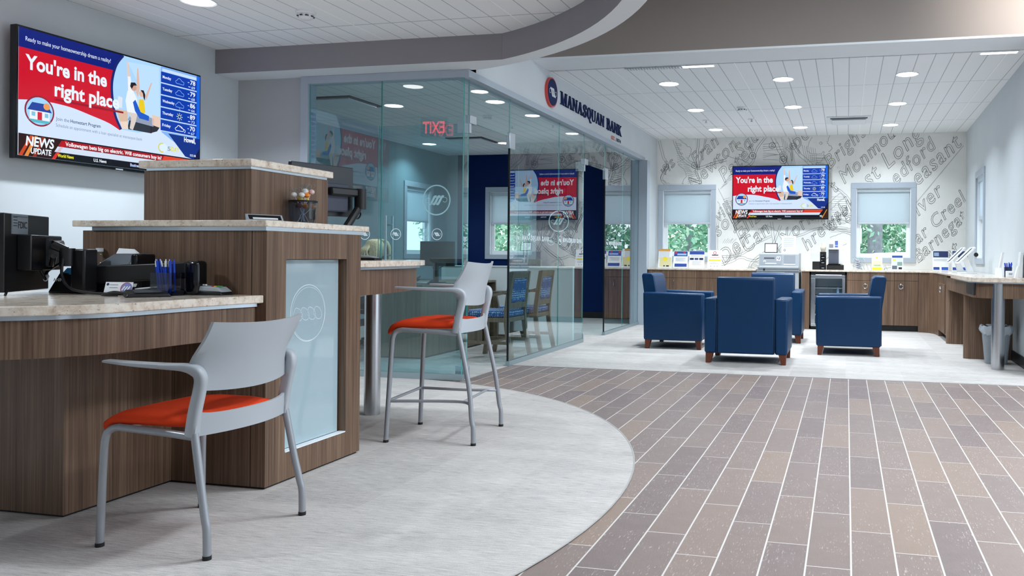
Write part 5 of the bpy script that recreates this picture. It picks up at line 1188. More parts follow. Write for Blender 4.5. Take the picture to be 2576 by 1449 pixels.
m = MB(); m.tube([(-4.61, 7.845, .89), (-4.61, 7.93, .764)], .008); obj('leg', m, MGREY, t)
t = thing('computer_mouse', 'small silver mouse on the near edge of the office desk', 'mouse', (-4.55, 7.55, .762))
m = MB(); m.ball((-4.55, 7.56, .765), (.03, .05, .022), 14); obj('shell', m, LGREY, t)
t = thing('calculator', 'white calculator on the walnut side cabinet by the low wall', 'calculator', (-4.32, 9.05, .765))
m = MB(); m.hexa([(-4.38, 9.0, .766), (-4.24, 9.0, .766), (-4.24, 9.1, .766), (-4.38, 9.1, .766)], [(-4.375, 9.005, .776), (-4.245, 9.005, .776), (-4.245, 9.095, .792), (-4.375, 9.095, .792)]); obj('body', m, WHITE, t, bevel=.003)

# the blond person bent over behind the standing desk top
def skin(name, V, E, R, mat, parent, sub=1):
    me = bpy.data.meshes.new(name); o0 = ORG[parent]
    me.from_pydata([(v[0] - o0.x, v[1] - o0.y, v[2] - o0.z) for v in V], E, []); me.materials.append(mat)
    o = bpy.data.objects.new(name, me); C.objects.link(o); o.parent = parent; ORG[o] = o0
    o.modifiers.new('skin', 'SKIN')
    if not me.skin_vertices: me.attributes  # layer comes with the modifier
    bm = bmesh.new(); bm.from_mesh(me); ly = bm.verts.layers.skin.verify(); bm.verts.ensure_lookup_table()
    for k, v in enumerate(bm.verts):
        r = R[k]; v[ly].radius = r if isinstance(r, tuple) else (r, r); v[ly].use_root = (k == 0)
    bm.to_mesh(me); bm.free()
    s = o.modifiers.new('soft', 'SUBSURF'); s.levels = sub; s.render_levels = sub
    for p in me.polygons: p.use_smooth = True
    o.modifiers['skin'].use_smooth_shade = True
    return o
px_, py_ = -5.40, 8.62
t = thing('person', 'blond person bent forward in the office, only the hair showing above the standing desk', 'person', (px_, py_, .004))
hd = Vector((-5.34, 8.46, 1.10))
V = [(px_, py_ + .12, .52), (px_, py_ + .05, .70), (px_ + .01, py_ - .04, .88), (-5.38, 8.53, .985), (-5.36, 8.49, 1.04), (hd.x, hd.y, hd.z + .01), (hd.x + .01, hd.y - .02, hd.z + .06)]
R = [(.15, .12), (.13, .105), (.14, .10), (.055, .055), (.05, .05), (.078, .09), (.06, .065)]
E = [(0, 1), (1, 2), (2, 3), (3, 4), (4, 5), (5, 6)]
def chain(a, pts, rs):
    for p, r in zip(pts, rs): V.append(tuple(p)); R.append(r); E.append((a, len(V) - 1)); a = len(V) - 1
    return a
chain(5, [(hd.x + .05, hd.y - .085, hd.z - .03)], [.014])                                      # nose
for s in (-1, 1):
    chain(0, [(px_ + s * .10, py_ + .05, .50), (px_ + s * .11 + .0, py_ - .36, .50), (px_ + s * .11, py_ - .36, .10), (px_ + s * .11, py_ - .48, .045)], [.085, .062, .04, .03])
    w_ = chain(2, [(px_ + s * .19, py_ - .05, .90), (px_ + s * .24, py_ - .18, .70), (px_ + s * .12 + .02, py_ - .40, .765)], [.055, .042, .027])
    h = Vector((px_ + s * .10 + .02, py_ - .46, .765)); p0 = chain(w_, [h], [(.034, .017)])
    for k, L_ in enumerate((.052, .066, .072, .064)):
        f0 = h + Vector(((k - 1.5) * .019, -.035, .0)); chain(p0, [f0, f0 + Vector((0, -L_ * .5, .006)), f0 + Vector((0, -L_, -.006))], [.0095, .0085, .007])
    f0 = h + Vector((-s * .032, -.008, 0)); chain(p0, [f0, f0 + Vector((-s * .022, -.028, -.004))], [.011, .009])
skin('body', V, E, R, SKIN, t)
bl = [(px_, py_ + .12, .50), (px_, py_ + .05, .70), (px_ + .01, py_ - .04, .88), (-5.385, 8.55, .96)]
e2 = [(0, 1), (1, 2), (2, 3)]; r2_ = [(.165, .135), (.148, .12), (.158, .115), (.08, .075)]
for s in (-1, 1):
    n = len(bl); bl += [(px_ + s * .19, py_ - .05, .90), (px_ + s * .235, py_ - .16, .74)]; e2 += [(2, n), (n, n + 1)]; r2_ += [.068, .055]
skin('blouse', bl, e2, r2_, CLOTH, t)
tr = [(px_, py_ + .12, .50)]; e3 = []; r3 = [(.16, .13)]
for s in (-1, 1):
    n = len(tr); tr += [(px_ + s * .10, py_ + .05, .50), (px_ + s * .11, py_ - .36, .50), (px_ + s * .11, py_ - .36, .12)]; e3 += [(0, n), (n, n + 1), (n + 1, n + 2)]; r3 += [.098, .074, .055]
skin('trousers', tr, e3, r3, M('black_trousers', '#1a1c22', .8), t)
m = MB(); m.ball((hd.x, hd.y + .012, hd.z + .035), (.108, .118, .108), 24)
for k in range(46):                 # locks falling from the crown to the shoulders
    a = -.4 + 2.2 * PI * k / 46 * .74 + PI * .18; L_ = .20 + .05 * math.sin(k * 3.1)
    r0 = Vector((hd.x + .02 * math.cos(a), hd.y + .02 * math.sin(a) + .01, hd.z + .135)); d = Vector((math.cos(a), math.sin(a), 0))
    P = [r0, r0 + d * .075 + Vector((0, 0, -.012)), r0 + d * .112 + Vector((0, 0, -.07)), r0 + d * (.125 + .05 * (d.x < 0)) + Vector((0, 0, -.14)), r0 + d * (.115 + .08 * (d.x < -.2)) + Vector((0, 0, -.14 - L_ * .6))]
    m.tube(bez(P, 4), [.006] + [.015] * 14 + [.009, .003] if len(bez(P, 4)) == 17 else .012, 7)
obj('hair', m, HAIR, t, smooth=70)
t = thing('office_task_chair', 'dark task chair under the blond person in the office', 'chair', (px_, py_ + .14, .004))
m = MB(); m.box(px_ - .23, px_ + .23, py_ - .12, py_ + .34, .36, .41); obj('seat', m, BLACK, t, bevel=.02, seg=3)
m = MB(); m.box(px_ - .2, px_ + .2, py_ + .31, py_ + .36, .46, .86); obj('backrest', m, BLACK, t, bevel=.02, seg=3)
m = MB(); m.tube([(px_, py_ + .12, .36), (px_, py_ + .12, .07)], .028); m.tube([(px_, py_ + .3, .385), (px_, py_ + .36, .40), (px_, py_ + .37, .55)], .016); obj('column', m, DGREY, t)
for k in range(5):
    a = 2 * PI * k / 5 + .3; ex, ey = px_ + .28 * math.cos(a), py_ + .12 + .28 * math.sin(a)
    m = MB(); m.tube([(px_, py_ + .12, .09), (ex, ey, .07)], [.022, .016], 8); m.ball((ex, ey, .034), .03, 10); obj('leg', m, DGREY, t)
# ================================================================ LOUNGE
def armchair(label):
    t = thing('armchair', label, 'armchair', (0, 0, 0), 0, 'navy armchairs')
    for s in (-1, 1):
        m = MB(); m.hexa([(s * .415, -.345, .10), (s * .29, -.345, .10), (s * .29, .345, .10), (s * .415, .345, .10)] if s < 0 else [(.29, -.345, .10), (.415, -.345, .10), (.415, .345, .10), (.29, .345, .10)],
                         [(s * .42, -.355, .655), (s * .285, -.355, .655), (s * .285, .355, .645), (s * .42, .355, .645)] if s < 0 else [(.285, -.355, .655), (.42, -.355, .655), (.42, .355, .645), (.285, .355, .645)])
        obj('arm', m, NAVY, t, bevel=.022, seg=3)
    m = MB(); m.prism([(-.352, .102), (-.358, .5), (-.405, .845), (-.39, .868), (-.285, .868), (-.255, .84), (-.185, .44), (-.185, .102)], -.285, .285, 0, lambda y, z, x: (x, y, z)); obj('back', fixn(m), NAVY, t, bevel=.018, seg=3)
    m = MB()
    for s in (-1, 1): m.box(s * .2875 - .003, s * .2875 + .003, -.3565, -.34, .105, .65)
    obj('back_seam', m, SEAM, t)
    m = MB(); m.box(-.284, .284, -.19, .345, .105, .29); obj('seat_base', m, NAVY, t, bevel=.012)
    m = MB(); m.box(-.282, .282, -.22, .36, .292, .445); obj('seat_cushion', m, NAVY, t, bevel=.035, seg=3)
    for sx in (-1, 1):
        for sy in (-1, 1):
            x, y = sx * .365, sy * .295; dx, dy = sx * .0, sy * .012
            m = MB(); m.hexa([(x - .024 + sx * .014, y - .022 + dy, 0), (x + .024 + sx * .014 - .004, y - .022 + dy, 0), (x + .024 + sx * .01, y + .022 + dy, 0), (x - .024 + sx * .014, y + .022 + dy, 0)], [(x - .038, y - .034, .103), (x + .038, y - .034, .103), (x + .038, y + .034, .103), (x - .038, y + .034, .103)]); obj('leg', m, CHERRY, t)
    return t
a0 = armchair('navy armchair with its back to the camera, nearest of the four'); a0.location = (-.977, 8.40, .004)
dup(a0, (-1.945, 9.52, .004), -PI / 2, 'navy armchair side-on at the left, facing right, by the office glass', 'navy armchairs')
dup(a0, (.025, 9.46, .004), PI / 2, 'navy armchair side-on at the right, facing left, in front of the drinks fridge', 'navy armchairs')
dup(a0, (-.95, 10.50, .004), PI, 'navy armchair facing the camera, farthest of the four, in front of the grey machine', 'navy armchairs')

YF = 12.30
def handle_bar(m, x, y, z): m.tube([(x, y - .002, z + .05), (x, y - .028, z + .045), (x - .006, y - .03, z), (x - .012, y - .028, z - .045), (x - .014, y - .002, z - .05)], .006, 8)
def ring_pull(m, x, y, z): m.ball((x, y - .012, z + .03), .016, 10); m.tube([(x + .032 * math.sin(a), y - .012 - .006 * math.cos(a), z + .0 - .034 * math.cos(a) + .0) for a in [2.6 - 5.2 * k / 12 for k in range(13)]], .0045, 8)
def cabinet(label, x0, x1, splits, handles, ring=False):
    t = thing('base_cabinet', label, 'cabinet', ((x0 + x1) / 2, YF + .3, 0), group='walnut base cabinets under the mural wall')
    m = MB(); m.box(x0, x1, YF + .02, 13.28, .09, .866); obj('carcass', m, WOOD, t, smooth=0)
    m = MB(); m.box(x0, x1, YF + .07, 13.27, .0, .09); obj('toe_kick', m, BASEB, t)
    for a, b in zip([x0] + splits, splits + [x1]):
        m = MB(); m.box(a + .002, b - .002, YF, YF + .019, .745, .864); obj('drawer', m, WOOD, t, smooth=0)
        m = MB(); m.box(a + .002, b - .002, YF, YF + .019, .092, .741); d = obj('door', m, WOOD, t, smooth=0)
        for h in handles:
            if a < h < b:
                m = MB(); (ring_pull if ring else handle_bar)(m, h, YF, .66); q = obj('handle', m, CHROME, d); ORG[q] = ORG[t]
cabinet('walnut base cabinet at the far left, under the four leaflet holders', -3.025, -2.25, [-2.68], [-2.76, -2.61])
cabinet('walnut base cabinet between the leaflet holders and the grey machine', -2.248, -1.345, [-1.80], [-1.88, -1.72])
cabinet('walnut base cabinet to the right of the drinks fridge, behind an armchair', .005, .68, [.34], [.27, .41], True)
cabinet('narrow walnut base cabinet at the right end, with one ring pull', .682, 1.018, [], [.775], True)
t = thing('fridge_side_panel', 'tall plain walnut panel between the grey machine and the drinks fridge', 'panel', (-.60, 12.6, 0))
m = MB(); m.box(-.655, -.540, YF, 13.2, .0, .866); obj('panel', m, WOOD, t, smooth=0)
tag(t, t['label'], 'panel')
def top(name, label, poly, z0, z1):
    m = MB(); m.prism(poly, z0, z1); return tag(obj(name, m, GRANITE, bevel=.003), label, 'worktop')
top('stone_worktop', 'pale stone worktop along the mural wall, left of the grey machine', [(-3.035, YF - .02), (-1.34, YF - .02), (-1.34, 13.295), (-3.12, 13.295), (-3.12, 12.43), (-3.035, 12.43)], .866, .890)
top('stone_worktop', 'pale stone worktop that turns the right-hand corner, with the drinks machine on it', [(-.665, YF - .02), (1.03, YF - .02), (1.19, 12.16), (1.22, 11.9), (1.20, 9.892), (1.725, 9.892), (1.79, 13.295), (-.665, 13.295)], .866, .890)
t = thing('corner_cabinet', 'walnut cabinet run that curves round the right-hand corner, with a ring pull', 'cabinet', (1.45, 11.6, 0))
arcc = [(1.020, YF), (1.09, YF - .03), (1.16, YF - .10), (1.215, YF - .22), (1.24, YF - .40), (1.245, YF - .55)]
m = MB(); m.prism(arcc + [(1.245, 11.60), (1.245, 10.82), (1.72, 10.82), (1.76, 13.2), (1.02, 13.2)], .09, .864); obj('carcass', m, WOOD, t, smooth=30)
m = MB(); m.prism(arcc + [(1.7, 11.75), (1.7, 13.1), (1.02, 13.1)], .0, .09); obj('plinth', m, WOOD, t, smooth=30)
m = MB(); m.box(1.32, 1.70, 10.85, 11.75, 0, .09); obj('toe_kick', m, BASEB, t)
m = MB(); m.box(1.228, 1.246, 10.95, 11.68, .11, .74); d = obj('door', m, WOOD, t, smooth=0)
m = MB(); m.xf(lambda *a: a); ring_pull(m, 0, 0, 0); m.xf(lambda x, y, z: (1.228 + y, 11.30 - x, .655 + z)); q = obj('handle', m, CHROME, d); ORG[q] = ORG[t]
def legpanel(y, label):
    m = MB(); m.prism([(1.30, y - .05), (1.72, y - .05), (1.72, y + .05), (1.30, y + .05)] + [(1.30 - .07 * math.sin(PI * k / 8), y + .05 * math.cos(PI * k / 8)) for k in range(1, 8)], 0, .688)
    m.box(1.265, 1.70, y - .05, y + .05, .689, .834)
    return tag(obj('rounded_leg_panel', m, WOOD, smooth=40), label, 'leg panel', 'rounded walnut leg panels')
legpanel(10.76, 'rounded walnut leg panel under the right-hand worktop, farther one by the ring pull')
legpanel(9.22, 'rounded walnut leg panel under the near right-hand counter, behind the grey bin')
slab('stone_check_desk_top', 'thick speckled stone top of the check-writing counter at the right edge', [(1.175, 9.89), (1.175, 8.52), (1.215, 8.40), (1.33, 8.31), (1.47, 8.27), (1.688, 8.255), (1.715, 9.89)], .848, .893, [(1.20, 9.86), (1.20, 8.53), (1.24, 8.42), (1.34, 8.335), (1.48, 8.295), (1.685, 8.285), (1.71, 9.86)], .012)
t = thing('check_desk_base', 'walnut apron with a black slot and a steel post at the right edge', 'desk base', (1.45, 8.9, 0))
m = MB(); m.prism([(1.225, 10.70), (1.225, 8.55), (1.26, 8.45), (1.35, 8.37), (1.48, 8.33), (1.684, 8.32), (1.684, 8.36), (1.49, 8.37), (1.37, 8.41), (1.29, 8.48), (1.26, 8.56), (1.26, 10.70)], .690, .836); obj('apron', m, WOOD, t, smooth=40)
m = MB(); m.prism([(1.2235, 8.98), (1.2235, 8.56), (1.238, 8.49), (1.25, 8.50), (1.25, 8.98)], .715, .835); obj('black_slot', m, BASEB, t)
m = MB(); cyl(m, 1.437, 8.385, 0, .836, .060, 28); obj('post', m, STEEL, t)
t = thing('waste_bin', 'grey waste bin with a clear liner behind the steel post', 'bin', (1.50, 8.86, .004))
m = MB()
rr = lambda a, b, z: [(1.50 + a * math.copysign(abs(math.cos(q)) ** .5, math.cos(q)), 8.86 + b * math.copysign(abs(math.sin(q)) ** .5, math.sin(q)), z) for q in [2 * PI * k / 32 for k in range(32)]]
L_ = loft([rr(.105, .085, .004), rr(.135, .105, .345), rr(.143, .112, .35), rr(.143, .112, .372), rr(.128, .10, .372), rr(.10, .08, .03)]); obj('bin_body', fixn(L_), BIN, t, smooth=40)
L_ = MB(); ring = []
for j, (a, b, z) in enumerate(((.130, .102, .30), (.152, .12, .33), (.156, .124, .36), (.148, .118, .392), (.13, .10, .385))): ring.append([(x + .006 * math.sin(k * 2.3 + j), y + .006 * math.cos(k * 1.9 + j), zz + .007 * math.sin(k * 1.7 + 2 * j)) for k, (x, y, zz) in enumerate(rr(a, b, z))])
L_ = loft(ring, cap=False); obj('liner', fixn(L_), LINER, t, smooth=70)
# grey coin / deposit machine
t = thing('deposit_machine', 'waist-high grey self-service machine between the cabinets under the television', 'machine', (-1.0, 12.6, 0))
m = MB(); m.box(-1.305, -.695, 12.26, 12.95, .02, .86); obj('cabinet_body', m, LGREY, t, bevel=.006)
m = MB(); m.prism([(12.25, .862), (12.25, .905), (12.33, .93), (12.38, 1.125), (12.42, 1.14), (12.9, 1.14), (12.9, .862)], -1.30, -.70, 0, lambda y, z, x: (x, y, z)); obj('head', fixn(m), LGREY, t, bevel=.006)
F_ = lambda u, v, k=0: (-1.285 + u, 12.33 + .05 * v / .195 - .0015 - .001 * k, .935 + v)
m = MB(); m.poly([F_(.0, .03), F_(.33, .03), F_(.33, .18), F_(.0, .18)], 0); m.poly([F_(.36, .05), F_(.53, .05), F_(.53, .17), F_(.36, .17)], 1); m.strip([(.06, .125), (.22, .125)], .02, lambda u, v: F_(u, v, 1), 2); m.strip([(.08, .045), (.25, .045)], .014, lambda u, v: F_(u, v, 1), 3); m.strip([(.36, .035), (.53, .035)], .014, lambda u, v: F_(u, v, 1), 3)
m.poly([F_(.25, .085, 1), F_(.31, .085, 1), F_(.31, .15, 1), F_(.25, .15, 1)], 3); m.strip([(.262, .115), (.274, .135)], .012, lambda u, v: F_(u, v, 2), 4); m.strip([(.285, .10), (.297, .14)], .012, lambda u, v: F_(u, v, 2), 4); m.strip(bez([(.05, .075), (.07, .085), (.09, .075)], 4), .014, lambda u, v: F_(u, v, 1), 3)
obj('control_face', m, [M('machine_face', '#969ca3', .5), MGREY, DGREY, WHITE, M('sticker_blue', '#2c3fb4', .5)], t, smooth=0)
m = MB(); m.box(-1.31, -.69, 12.235, 12.27, .90, .925); m.box(-1.325, -.685, 12.24, 12.3, .862, .88); obj('bumper_ledge', m, MGREY, t, bevel=.003)
m = MB(); m.box(-1.22, -1.20, 12.23, 12.25, .875, .905); obj('lock', m, BLACK, t)
m = MB(); m.box(-1.33, -.90, 12.235, 12.262, .80, .85); obj('tray_front', m, WHITE, t, bevel=.003)
ZA, ZW = 1.1402, .8903
def board(name, label, cat, x0, x1, y, z0, h, lean, prints, group=None, frame=None, foot=.06, mats=None, foot_label=None):
    """upright card or holder leaning back, facing the room (-y)"""
    t = thing(name, label, cat, ((x0 + x1) / 2, y, z0), group=group); w = x1 - x0
    B = lambda u, v, k=0: (x0 + u * w, y + lean * v - .0012 * k, z0 + .004 + v * h)
    m = MB(); m.add([B(0, 0), B(1, 0), B(1, 1), B(0, 1)] + [tuple(a + b for a, b in zip(B(*q), (0, .006, 0))) for q in ((0, 0), (1, 0), (1, 1), (0, 1))], [(0, 1, 2, 3), (5, 4, 7, 6), (0, 4, 5, 1), (1, 5, 6, 2), (2, 6, 7, 3), (3, 7, 4, 0)]); obj('card' if not frame else 'frame', m, frame or PAPER, t, smooth=0)
    m = MB(); m.add([B(.02, 0), B(.98, 0), tuple(a + b for a, b in zip(B(.98, 0), (0, foot + lean, 0))), tuple(a + b for a, b in zip(B(.02, 0), (0, foot + lean, 0)))] , [(0, 1, 2, 3)]); m.add([tuple(a + b for a, b in zip(B(.3, .0), (0, foot + lean, 0))), tuple(a + b for a, b in zip(B(.7, .0), (0, foot + lean, 0))), tuple(a + b for a, b in zip(B(.7, .6), (0, .007, 0))), tuple(a + b for a, b in zip(B(.3, .6), (0, .007, 0)))], [(0, 1, 2, 3)]); obj('support', m, frame or CLEAR, t, smooth=0)
    if prints:
        m = MB(); ml = []
        for k, (kind, a, mat_) in enumerate(prints):
            if mat_ not in ml: ml.append(mat_)
            i = ml.index(mat_)
            if kind == 'r': m.poly([B(a[0], a[1], 1 + k * .4), B(a[2], a[1], 1 + k * .4), B(a[2], a[3], 1 + k * .4), B(a[0], a[3], 1 + k * .4)], i)
            elif kind == 'l':
                for q in range(a[4]): m.strip([(a[0], a[1] - q * a[3]), (a[2] - .1 * (q % 3 == 2), a[1] - q * a[3])], .014, lambda u, v: B(u, v, 1 + k * .4), i)
            elif kind == 'c': m.poly([B(a[0] + a[2] * math.cos(q) / w * h, a[1] + a[2] * math.sin(q), 1 + k * .4) for q in [2 * PI * j / 18 for j in range(18)]], i)
        obj('print', m, ml, t, smooth=0)
    return t
board('leaflet_holder', 'leaflet holder with an amber top band and yellow picture, leftmost by the window', 'leaflet holder', -2.98, -2.755, 12.78, ZW, .30, .07, [('r', (0, .88, .85, 1), INKO), ('r', (.05, .45, .8, .86), M('ink_pale', '#d5dbe2', .6)), ('r', (.1, .05, .95, .55), M('ink_cream', '#ded7a4', .6)), ('c', (.5, .46, .12), INKY), ('r', (.4, .05, .5, .12), INKK), ('r', (.6, .05, .8, .12), INKK)], 'leaflet holders on the left worktop')
board('leaflet_holder', 'leaflet holder with a picture above and a blue band below, second from the left', 'leaflet holder', -2.735, -2.50, 12.80, ZW, .27, .07, [('r', (.03, .68, .97, .98), INKB), ('c', (.15, .9, .08), INKR), ('c', (.75, .92, .07), INKR), ('r', (.25, .74, .9, .84), M('ink_sky', '#9fbfe6', .6)), ('l', (.15, .58, .85, .06, 4), INKG), ('r', (.1, .06, .95, .24), INKB)], 'leaflet holders on the left worktop')
board('leaflet_holder', 'leaflet holder with a blue top banner and three small photos, third from the left', 'leaflet holder', -2.475, -2.225, 12.80, ZW, .275, .06, [('r', (.02, .78, .98, .98), INKB), ('l', (.1, .71, .9, .06, 2), INKG), ('r', (.05, .46, .30, .58), INKN), ('r', (.36, .46, .6, .58), M('ink_plum', '#4c4677', .6)), ('r', (.66, .46, .92, .58), INKN), ('l', (.2, .38, .8, .07, 4), INKG)], 'leaflet holders on the left worktop')
board('leaflet_holder', 'leaflet holder with a red round seal and a yellow band, rightmost of the four', 'leaflet holder', -2.175, -1.945, 12.80, ZW, .285, .06, [('c', (.5, .85, .09), INKR), ('c', (.5, .85, .06), PAPER), ('r', (.3, .70, .75, .75), INKK), ('l', (.15, .6, .85, .05, 1), INKR), ('r', (.08, .40, .92, .48), INKY), ('l', (.15, .3, .85, .06, 2), INKG), ('c', (.25, .1, .02), INKK), ('c', (.5, .1, .02), INKK), ('c', (.7, .1, .02), INKK)], 'leaflet holders on the left worktop')
board('framed_notice', 'small notice in a black frame standing on the grey machine', 'picture frame', -1.245, -1.045, 12.62, ZA, .148, .03, [('r', (.06, .08, .94, .92), PAPER), ('l', (.2, .75, .8, .12, 5), INKG)], frame=BLACK)
board('notice_sheet', 'tall white notice sheet with a small dark ring standing on the grey machine', 'notice', -.985, -.765, 12.66, ZA, .262, .03, [('l', (.15, .9, .85, .06, 10), INKG), ('c', (.22, .16, .06), INKK), ('c', (.22, .16, .035), PAPER)])
t = thing('pod_drawer', 'black stepped coffee pod drawer stack beside the drinks machine', 'drawer stack', (-.42, 12.75, ZW))
m = MB(); m.box(-.40, -.31, 12.72, 12.92, ZW, 1.165); m.box(-.515, -.40, 12.72, 12.92, ZW, 1.015); obj('body', m, BLACK, t, bevel=.004)
for k, z in enumerate((.915, .995, 1.075)):
    m = MB(); m.box(-.395, -.315, 12.708, 12.722, z - .03, z + .038); d = obj('drawer', m, BLACKG, t, bevel=.004)
    m = MB(); m.box(-.375, -.335, 12.70, 12.709, z - .004, z + .004); q = obj('drawer_pull', m, LGREY, d); ORG[q] = ORG[t]
t = thing('paper_cup_stack', 'stack of white paper cups standing on the black pod drawers', 'cups', (-.355, 12.82, 1.1652))
m = MB(); m.lathe([(.032, 0), (.042, .045), (.044, .05), (.044, .075), (.03, .08), (.03, .14), (.028, .142)], (-.355, 12.82, 1.1652), 20); obj('cups', m, M('cup_cream', '#e7e1d2', .6), t)
t = thing('coffee_machine', 'white and black single-cup coffee machine on the right-hand worktop', 'coffee machine', (-.16, 12.8, ZW))
m = MB(); m.box(-.30, -.04, 12.70, 13.0, ZW, .965); obj('base', m, BLACK, t, bevel=.006)
m = MB(); m.box(-.27, .0 - .06, 12.78, 13.0, .965, 1.345); obj('tower', m, WHITE, t, bevel=.01)
m = MB(); m.box(-.27, -.12, 12.70, 12.79, 1.20, 1.345); obj('brew_head', m, WHITE, t, bevel=.01)
m = MB(); m.box(-.272, -.118, 12.765, 12.781, .985, 1.20); obj('front_panel', m, M('slate_panel', '#555c6c', .35), t)
m = MB(); m.box(-.262, -.20, 12.692, 12.702, 1.23, 1.285); obj('spout', m, MGREY, t, bevel=.004)
m = MB(); m.box(-.175, -.13, 12.696, 12.701, 1.27, 1.335); m.box(-.175, -.13, 12.696, 12.701, 1.235, 1.258); obj('blue_display', m, M('pod_blue', '#5a72c4', .3), t)
m = MB(); m.box(-.28, -.09, 12.69, 12.76, .965, .98); obj('drip_tray', m, BLACKG, t)
t = thing('snack_jar', 'clear jar of silver-wrapped snacks below the right mural window', 'jar', (.185, 12.72, ZW))
m = MB(); m.lathe([(.06, 0), (.085, .02), (.092, .10), (.085, .16), (.065, .185), (.07, .2)], (.185, 12.72, ZW), 24, cap=False); obj('jar', m, CLEAR, t)
m = MB()
for k in range(12): a = k * 2.1; m.ball((.185 + .045 * math.cos(a) * (k % 3 / 2 + .3), 12.72 + .045 * math.sin(a) * (k % 3 / 2 + .3), ZW + .03 + .011 * k), (.032, .022, .016), 8)
q = obj('wrapped_snacks', m, M('foil', '#b7b9c4', .25, .7, noise=.35, nscale=30), t); q['kind'] = 'stuff'
board('yellow_flyer', 'yellow and white flyer in a clear stand below the right mural window', 'flyer', .375, .53, 12.74, ZW, .225, .05, [('r', (.03, .0, .97, .17), M('ink_bright_yellow', '#f2e22c', .6)), ('r', (.03, .17, .97, .6), M('ink_pale_yellow', '#f3efb6', .6)), ('c', (.48, .82, .07), INKY), ('r', (.2, .26, .85, .36), M('ink_sage', '#9db893', .6)), ('l', (.2, .7, .8, .06, 3), M('ink_pale_gold', '#e3dba6', .6))])
board('house_flyer', 'flyer with a blue heading and a house picture, right of the yellow flyer', 'flyer', .665, .835, 12.74, ZW, .225, .04, [('r', (.05, .84, .95, .98), INKB), ('r', (.05, .3, .95, .82), M('ink_pale_blue', '#cfdcf0', .6)), ('r', (.1, .62, .4, .74), INKY), ('r', (.5, .3, .92, .55), M('ink_grey_green', '#7f9c96', .6)), ('r', (.05, .06, .48, .3), M('ink_dark_grey', '#5a6472', .6)), ('r', (.6, .06, .9, .2), INKK)])
for x0, lab in ((1.245, 'left one'), (1.50, 'right one, by the white tablets')):
    board('advert_holder', 'clear holder with a navy-topped advert in the right-hand corner, ' + lab, 'leaflet holder', x0, x0 + .23, 12.60 - (x0 - 1.245) * .5, ZW, .30, .06, [('r', (.05, .66, .97, .97), INKN), ('r', (.1, .72, .4, .9), M('ink_steel', '#8aa0c0', .6)), ('l', (.08, .56, .9, .06, 2), INKG), ('r', (.05, .05, .42, .18), INKB), ('r', (.55, .04, .95, .18), M('ink_royal', '#2d57b8', .6))], 'advert holders in the corner')
for k, (x, y, lab) in enumerate(((1.42, 11.25, 'farther'), (1.47, 10.75, 'nearer, with a black ball grip'))):
    t = thing('tablet_kiosk', 'white tilted tablet stand on the right-hand worktop, %s one' % lab, 'tablet stand', (x, y, ZW), group='white tablet stands')
    m = MB(); m.box(x - .10, x + .11, y - .1, y + .1, ZW, ZW + .012); obj('base', m, WHITE, t, bevel=.004)
    m = MB(); m.hexa([(x + .0, y - .03, ZW + .01), (x + .09, y - .03, ZW + .01), (x + .09, y + .03, ZW + .01), (x + .0, y + .03, ZW + .01)], [(x - .05, y - .03, ZW + .20), (x + .0, y - .03, ZW + .22), (x + .0, y + .03, ZW + .22), (x - .05, y + .03, ZW + .20)]); obj('column', m, WHITE, t, bevel=.008)
    m = MB(); m.hexa([(x - .13, y - .13, ZW + .13), (x - .11, y - .13, ZW + .12), (x - .11, y + .13, ZW + .12), (x - .13, y + .13, ZW + .13)], [(x + .07, y - .13, ZW + .335), (x + .09, y - .13, ZW + .32), (x + .09, y + .13, ZW + .32), (x + .07, y + .13, ZW + .335)]); obj('tablet', m, WHITE, t, bevel=.006)
    m = MB(); m.poly([(x - .118, y - .11, ZW + .1462), (x + .058, y - .11, ZW + .3262), (x + .058, y + .11, ZW + .3262), (x - .118, y + .11, ZW + .1462)]); m.xf(lambda a, b, c_: (a - .006, b, c_ + .006)); obj('screen', m, M('tablet_face', '#dde3e8', .2), t, smooth=0)
    if k: m = MB(); m.ball((x + .10, y - .06, ZW + .235), .028, 14); obj('ball_grip', m, BLACK, t)
ZN = .8933
t = thing('flyer_stand', 'white folded flyer stand behind the blue pen cup at the right edge', 'leaflet holder', (1.57, 9.02, ZN))
m = MB(); m.hexa([(1.53, 8.98, ZN), (1.535, 9.06, ZN), (1.56, 9.06, ZN), (1.555, 8.98, ZN)], [(1.575, 8.98, ZN + .25), (1.58, 9.06, ZN + .25), (1.60, 9.06, ZN + .25), (1.595, 8.98, ZN + .25)]); obj('cards', m, PAPER, t)
m = MB(); m.box(1.52, 1.63, 8.97, 9.07, ZN, ZN + .012); obj('base', m, CLEAR, t)
t = thing('blue_pen_cup', 'black cup full of blue pens on the check-writing counter at the right edge', 'cup', (1.60, 8.80, ZN))
m = MB(); m.lathe([(.036, 0), (.038, .1), (.034, .1), (.032, .004)], (1.60, 8.80, ZN), 20); obj('cup', m, M('navy_plastic', '#18264e', .3), t)
m = MB()
for k in range(9): a = k * 2.4; m.tube([(1.60 + .012 * math.cos(a), 8.80 + .012 * math.sin(a), ZN + .008), (1.60 + .036 * math.cos(a), 8.80 + .03 * math.sin(a), ZN + .135 + .006 * (k % 3))], .005, 8)
obj('pens', m, BLUEPEN, t)['kind'] = 'stuff'
t = thing('slip_box', 'small white slip box in front of the blue pen cup at the right edge', 'box', (1.585, 8.66, ZN))
m = MB(); m.box(1.555, 1.63, 8.63, 8.69, ZN, ZN + .062); obj('box', m, WHITE, t, bevel=.004)
m = MB(); m.strip([(1.575, ZN + .02), (1.61, ZN + .02)], .02, lambda u, v: (u, 8.6295, v)); m.xf(lambda x, y, z: (x, y, z + .012)); obj('print', m, INKG, t, smooth=0)
